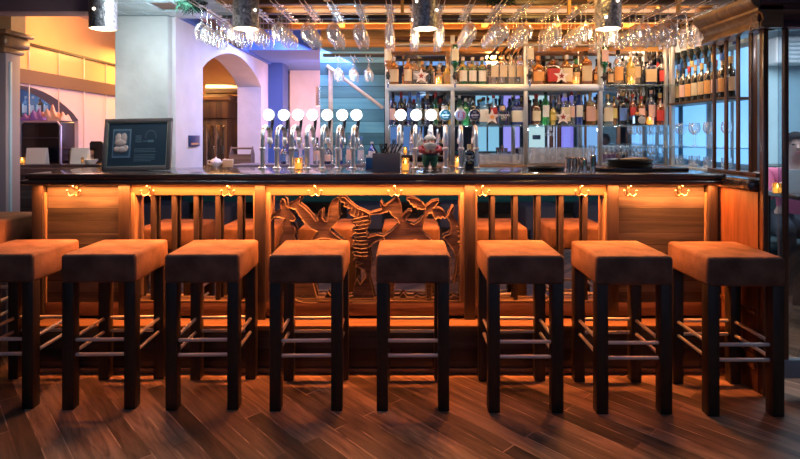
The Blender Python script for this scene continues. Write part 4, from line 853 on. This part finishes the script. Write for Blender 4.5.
for i, px in enumerate((216, 229)):
    o = thing('teapot' if i == 0 else 'sugar_box', ('white teapot on the far service counter through the arch', 'pale tan sachet box on the far service counter through the arch')[i], ('teapot', 'box')[i], (X(px, 5.25), 5.25, 1.1))
    if i == 0:
        G().lathe([(.03, 0), (.05, .02), (.055, .05), (.04, .075), (.001, .085)], 18).build('pot', lmat('white'), o); G().tube([(.05, 0, .035), (.08, 0, .06), (.09, 0, .08)], [.012, .009, .007], 8).build('spout', lmat('white'), o); G().tube([(-.05, 0, .06), (-.08, 0, .06), (-.08, 0, .03), (-.05, 0, .025)], .006, 8).build('handle', lmat('white'), o); G().ell((0, 0, .088), (.01, .01, .01), 8).build('lid_knob', lmat('white'), o)
    else:
        G().box(-.05, .05, -.04, .04, 0, .07, .004).build('box_body', lmat('tan'), o); G().box(-.052, .052, -.042, .042, .06, .075, .003).build('box_lid', lmat('cream'), o)

# ------------------------------------------------------------------ gold lounge at the column side
lc2 = thing('lounge_counter', 'dark lounge service counter behind the bar end, before the arched opening', 'counter', (-2.75, 4.35, 0))
G().box(-.5, .6, -.2, .25, 1.155, 1.185, .008).build('top', counter_w, lc2); G().box(-.5, .6, -.24, -.18, 1.1, 1.16, .01).build('front_moulding', counter_w, lc2); G().box(-.48, .58, -.17, .22, 0, 1.155).build('body', dark_panel, lc2)
LD = 4.3; LZ = 1.185
o = thing('display_fridge', 'small dark glass fronted display cabinet on the lounge counter', 'display cabinet', (X(49, 4.42), 4.42, LZ)); 
G().box(-.16, .16, -.1, .1, 0, .34, .02, 4).build('body', mat('fridge_dark', (.02, .012, .02), .25), o)
G().tube([(-.165, -.105, .0), (-.165, -.105, .3), (-.14, -.105, .335), (.14, -.105, .335), (.165, -.105, .3), (.165, -.105, .0)], .009, 8).build('frame', mat('lilac_metal', (.55, .45, .6), .3, .5), o)
G().box(-.15, .15, -.106, -.1, .02, .32).build('glass_front', clear('fridge_glass', (.25, .2, .25), refl=.2), o); G().box(-.14, .14, -.1045, -.1005, .2, .21).build('inner_shelf', lmat('lilac'), o)
o = thing('floral_cloth', 'crumpled purple and peach cloth heaped on the dark display cabinet', 'cloth', (X(48, 4.42), 4.42, LZ+.346)); g = G(); rr = random.Random(4)
def crumple(sx, sz, seed, n=22):
    rr = random.Random(seed); ph = [rr.uniform(0, 6) for _ in range(6)]; v = []; f = []
    for j in range(n):
        for i in range(n):
            u = i/(n-1)*2-1; q = j/(n-1)*2-1; h = max(0, (1-u*u)*(1-q*q))**.5; v.append((u*sx, q*.07, sz*h*(.55+.25*math.sin(u*7+ph[0])+.2*math.sin(q*6+u*11+ph[1]))))
    for j in range(n-1):
        for i in range(n-1): a = j*n+i; f.append([a, a+1, a+n+1, a+n])
    return G().add(v, f)
crumple(.13, .14, 4).build('peach_cloth', mat('peach_cloth', (.8, .45, .35), .8), o, (.03, 0, 0)); crumple(.11, .11, 8).build('purple_cloth', mat('purple_cloth', (.3, .15, .6), .8), o, (-.07, -.03, 0))
for i, (px, wpx, yt) in enumerate([(35, 20, 146), (78.5, 17, 146)]):
    o = thing('menu_card', ('white menu card propped before the display cabinet', 'white menu card propped beside the small bowl')[i], 'menu card', (X(px, 4.22), 4.22, LZ)); hw = wpx/2*4.22/F; hh = (162-yt)*4.22/F
    G().box(-hw, hw, 0, .003, 0, hh, 0, 1, Matrix.Rotation(-.15, 4, 'X')).build('front_leaf', lmat('white'), o); G().box(-hw, hw, 0, .003, 0, hh, 0, 1, T(0, .05, 0) @ Matrix.Rotation(.15, 4, 'X')).build('rear_leaf', lmat('white'), o)
o = thing('lounge_board', 'small black arched board standing behind the wooden rack', 'board', (X(96.5, 4.5), 4.5, LZ)); G().prism([(-.05, 0), (.05, 0), (.055, .16), (.04, .175), (-.04, .175), (-.055, .16)], -.006, .006, lambda u, v, q: (u, q, v)).build('board', black, o); G().box(-.045, .045, -.02, .02, 0, .012).build('foot', black, o)
o = thing('condiment_rack', 'low pale wooden rack on the lounge counter', 'rack', (X(82, 4.47), 4.47, LZ)); bw2 = wood('rack_pale', (.4, .25, .15), (.6, .4, .25), 0, 6, .5)
G().box(-.085, .085, -.03, .03, .1, .115).box(-.085, .085, -.03, .03, .05, .06).build('shelf_boards', bw2, o)
for x in (-.0775, .0775): G().box(x-.0075, x+.0075, -.03, .03, 0, .115).build('upright', bw2, o)
o = thing('small_bowl', 'small pale oval bowl on the lounge counter beside the picture', 'bowl', (X(91, 4.2), 4.2, LZ)); G().lathe([(.001, 0), (.03, 0), (.048, .03), (.05, .036), (.045, .033), (.027, .006), (.001, .005)], 24, cap=False).build('bowl_wall', lmat('white'), o); G().lathe([(.022, -.0), (.022, .004)], 18).build('foot_ring', lmat('white'), o)
candle((X(83.5, 4.24), 4.24, LZ), 'lit votive candle on the lounge counter beside the small bowl', .02, .05, group='candles on the lounge counter')
candle((X(22, 4.24), 4.24, LZ), 'lit votive candle on the lounge counter beside the mauve pillar', .022, .05, group='candles on the lounge counter')
# bottles and bright window in the alcove behind the lounge arch
al = thing('alcove_shelf', 'narrow shelf of glinting bottles deep in the lounge arch', 'shelf', (-4.2, 5.6, 0))
G().box(-.2, .5, -.1, .1, 1.6, 1.62).build('board', MATS['dark_brown_slat'], al)
for x in (-.18, .48): G().box(x-.01, x+.01, -.1, .1, 0, 1.6).build('upright', MATS['dark_brown_slat'], al)
for i in range(9):
    bottle('round', ['clear', 'amber', 'sky'][i % 3], 'white', 'silver', .2, .03, (-4.36+i*.075, 5.6, 1.62), '%s bottle on the narrow shelf deep in the lounge arch, %s from the pillar' % (WORD[['clear', 'amber', 'sky'][i % 3]], ORD[i]), 'bottles deep in the lounge arch')
wn = struct('window_9', G().box(-4.52, -4.47, 5.0, 6.1, 1.2, 1.9), mat('alcove_window_frame', (.2, .3, .4), .5)); G().box(-4.475, -4.465, 5.1, 6.0, 1.28, 1.84).build('window_pane', glow('alcove_daylight', (.6, .85, 1), 2.2), wn)
struct('wall_alcove_end', G().box(-4.6, -3.3, 6.2, 6.3, 0, 2.62), mat('alcove_blue_paint', (.2, .3, .5), .6))
point('alcove_light', (-3.9, 5.0, 2.2), 12, (.5, .6, 1), .1)

# ------------------------------------------------------------------ side room behind the glass screen
struct('wall_side_room', G().box(2.76, 6, 6.0, 6.1, 0, 2.62), mat('side_room_paint', (.4, .62, .72), .6, var=.15, vscale=1.5))
ac = thing('air_conditioner', 'white louvred air conditioning unit high on the blue side room wall', 'air conditioner', (4.5, 5.85, Z(52, 5.8)))
G().box(-.5, .6, -.12, .14, -.13, .16, .03, 3).build('casing', mat('ac_white', (.75, .8, .82), .4), ac)
for i in range(5): G().box(-.44, .54, -.135, -.115, -.09+i*.045, -.07+i*.045, .003).build('louvre', mat('ac_grey', (.4, .48, .52), .4), ac)
tb = thing('side_table', 'dark side table behind the glass screen, seated guest at it', 'table', (3.06, 3.9, 0))
G().box(-.32, .5, -.28, .28, .955, .99, .008).build('top', counter_w, tb)
for a in (-1, 1):
    for b_ in (-1, 1): G().box(.09+a*.36-.025, .09+a*.36+.025, b_*.23-.025, b_*.23+.025, 0, .955).build('leg', black, tb)
candle((X(777.5, 3.85), 3.85, .99), 'lit candle in a round glass on the side table behind the screen', .034, .075)
o = thing('menu_stand', 'pale menu folder standing on the side table before the guest', 'menu', (X(799, 3.9), 3.9, .99))
G().box(-.075, .1, 0, .004, 0, .17, .001, 1, Matrix.Rotation(-.12, 4, 'X')).build('cover', mat('menu_pale', (.6, .68, .72), .5), o); G().box(-.075, .1, .04, .044, 0, .165, .001, 1, Matrix.Rotation(.12, 4, 'X')).build('back_cover', mat('menu_pale', (.6, .68, .72), .5), o)
bs = thing('side_bench', 'dark teal bench behind the glass screen under the guest', 'bench', (3.5, 4.6, 0))
G().box(-.55, .8, -.22, .25, .36, .5, .04, 3).build('seat', mat('bench_teal', (.015, .04, .05), .6), bs); G().box(-.5, .75, -.18, .2, 0, .36).build('base', black, bs); G().box(-.55, .8, .2, .32, .45, 1.15, .03, 3).build('backrest', mat('bench_teal', (.015, .04, .05), .6), bs)

# guest
def skin_chain(name, verts, edges, m, parent, sub=2):
    me = bpy.data.meshes.new(name); me.from_pydata([v[:3] for v in verts], edges, []); o = bpy.data.objects.new(name, me); COL.objects.link(o); o.parent = parent
    md = o.modifiers.new('skin', 'SKIN'); md.use_smooth_shade = True
    for i, v in enumerate(verts):
        d = me.skin_vertices[0].data[i]; d.radius = (v[3], v[4] if len(v) > 4 else v[3]); d.use_root = (i == 0)
    s = o.modifiers.new('sub', 'SUBSURF'); s.levels = sub; s.render_levels = sub; me.materials.append(m); return o
px_, d_ = 796, 4.42
pe = thing('person', 'seated person with dark hair in a pink top, behind the glass screen', 'person', (X(px_, d_), d_, 0), math.radians(-28))
skin = mat('person_skin', (.55, .33, .26), .55, spec=.3)
hz = 1.305
vs = [(0, .05, .66, .13, .1), (0, .05, .8, .125, .095), (0, .04, .95, .145, .1), (0, .05, 1.08, .13, .085), (0, .05, 1.15, .055), (0, .03, 1.2, .05), (0, .01, 1.26, .07, .085), (0, .0, 1.34, .074, .092), (0, .01, 1.4, .06, .07),
      (-.17, .05, 1.09, .052), (-.2, -.03, .95, .043), (-.21, -.08, .9, .04), (-.12, -.24, 1.015, .032), (-.08, -.29, 1.02, .026),
      (.17, .05, 1.09, .052), (.2, -.03, .95, .043), (.21, -.08, .9, .04), (.12, -.24, 1.015, .032), (.08, -.29, 1.02, .026),
      (-.1, .0, .66, .085), (-.11, -.32, .66, .065), (-.11, -.36, .6, .056), (-.11, -.34, .1, .04), (-.11, -.46, .04, .035),
      (.1, .0, .66, .085), (.11, -.32, .66, .065), (.11, -.36, .6, .056), (.11, -.34, .1, .04), (.11, -.46, .04, .035)]
es = [(0, 1), (1, 2), (2, 3), (3, 4), (4, 5), (5, 6), (6, 7), (7, 8), (3, 9), (9, 10), (10, 11), (11, 12), (12, 13), (3, 14), (14, 15), (15, 16), (16, 17), (17, 18), (0, 19), (19, 20), (20, 21), (21, 22), (22, 23), (0, 24), (24, 25), (25, 26), (26, 27), (27, 28)]
skin_chain('body', vs, es, skin, pe)
tv = [(0, .05, .64, .14, .11), (0, .05, .8, .137, .106), (0, .04, .95, .157, .111), (0, .05, 1.08, .142, .096), (-.17, .05, 1.09, .063), (-.2, -.03, .95, .055), (-.21, -.08, .9, .05), (-.13, -.22, 1.005, .043), (.17, .05, 1.09, .063), (.2, -.03, .95, .055), (.21, -.08, .9, .05), (.13, -.22, 1.005, .043), (0, .048, 1.13, .068)]
skin_chain('pink_top', tv, [(0, 1), (1, 2), (2, 3), (3, 4), (4, 5), (5, 6), (6, 7), (3, 8), (8, 9), (9, 10), (10, 11), (3, 12)], mat('pink_cloth', (.5, .1, .2), .8, bump=.2, bscale=60), pe)
skin_chain('trousers', [(0, .05, .64, .145, .11)]+[(s_*a, b_, c, r) for s_ in (-1, 1) for a, b_, c, r in ((.1, 0, .66, .096), (.11, -.32, .66, .076), (.11, -.36, .6, .068), (.11, -.34, .14, .055))], [(0, 1), (1, 2), (2, 3), (3, 4), (0, 5), (5, 6), (6, 7), (7, 8)], mat('dark_trousers', (.03, .035, .05), .8), pe)
for s_ in (-1, 1):
    G().ell((s_*.031, -.084, 1.335), (.012, .008, .008), 10).build('eye', mat('eye_dark', (.03, .02, .02), .3), pe)
    G().ell((s_*.084, .01, 1.32), (.01, .02, .03), 10).build('ear', skin, pe)
    for q in range(4): skin_chain('finger', [(s_*(.085-q*.016), -.29, 1.02, .01), (s_*(.07-q*.016), -.335-.008*(q in (1, 2)), 1.018, .0085), (s_*(.06-q*.014), -.36-.01*(q in (1, 2)), 1.008, .007)], [(0, 1), (1, 2)], skin, pe, 1)
    skin_chain('thumb', [(s_*.06, -.27, 1.025, .011), (s_*.035, -.29, 1.025, .009), (s_*.025, -.32, 1.018, .008)], [(0, 1), (1, 2)], skin, pe, 1)
G().tube([(0, -.085, 1.34), (0, -.108, 1.305), (0, -.092, 1.3)], [.007, .013, .008], 8).build('nose', skin, pe)
G().ell((0, -.088, 1.27), (.024, .008, .007), 12).build('mouth', mat('lip', (.5, .16, .15), .5), pe)
g = G(); n = 20
v = []; f = []
for j in range(10):
    for i in range(n):
        a = 2*math.pi*i/n; t = j/9*math.radians(112); face = max(0, -math.sin(a)); t2 = t*(1-.52*face**2); v.append((.094*math.sin(t2)*math.cos(a), .112*math.sin(t2)*math.sin(a)+.012, 1.335+.108*math.cos(t2)))
for j in range(9):
    for i in range(n): a, b_ = j*n+i, j*n+(i+1) % n; f.append([a, b_, b_+n, a+n])
g.add(v, f).build('hair', mat('dark_hair', (.012, .009, .01), .8, bump=.3, bscale=80, spec=.15), pe)
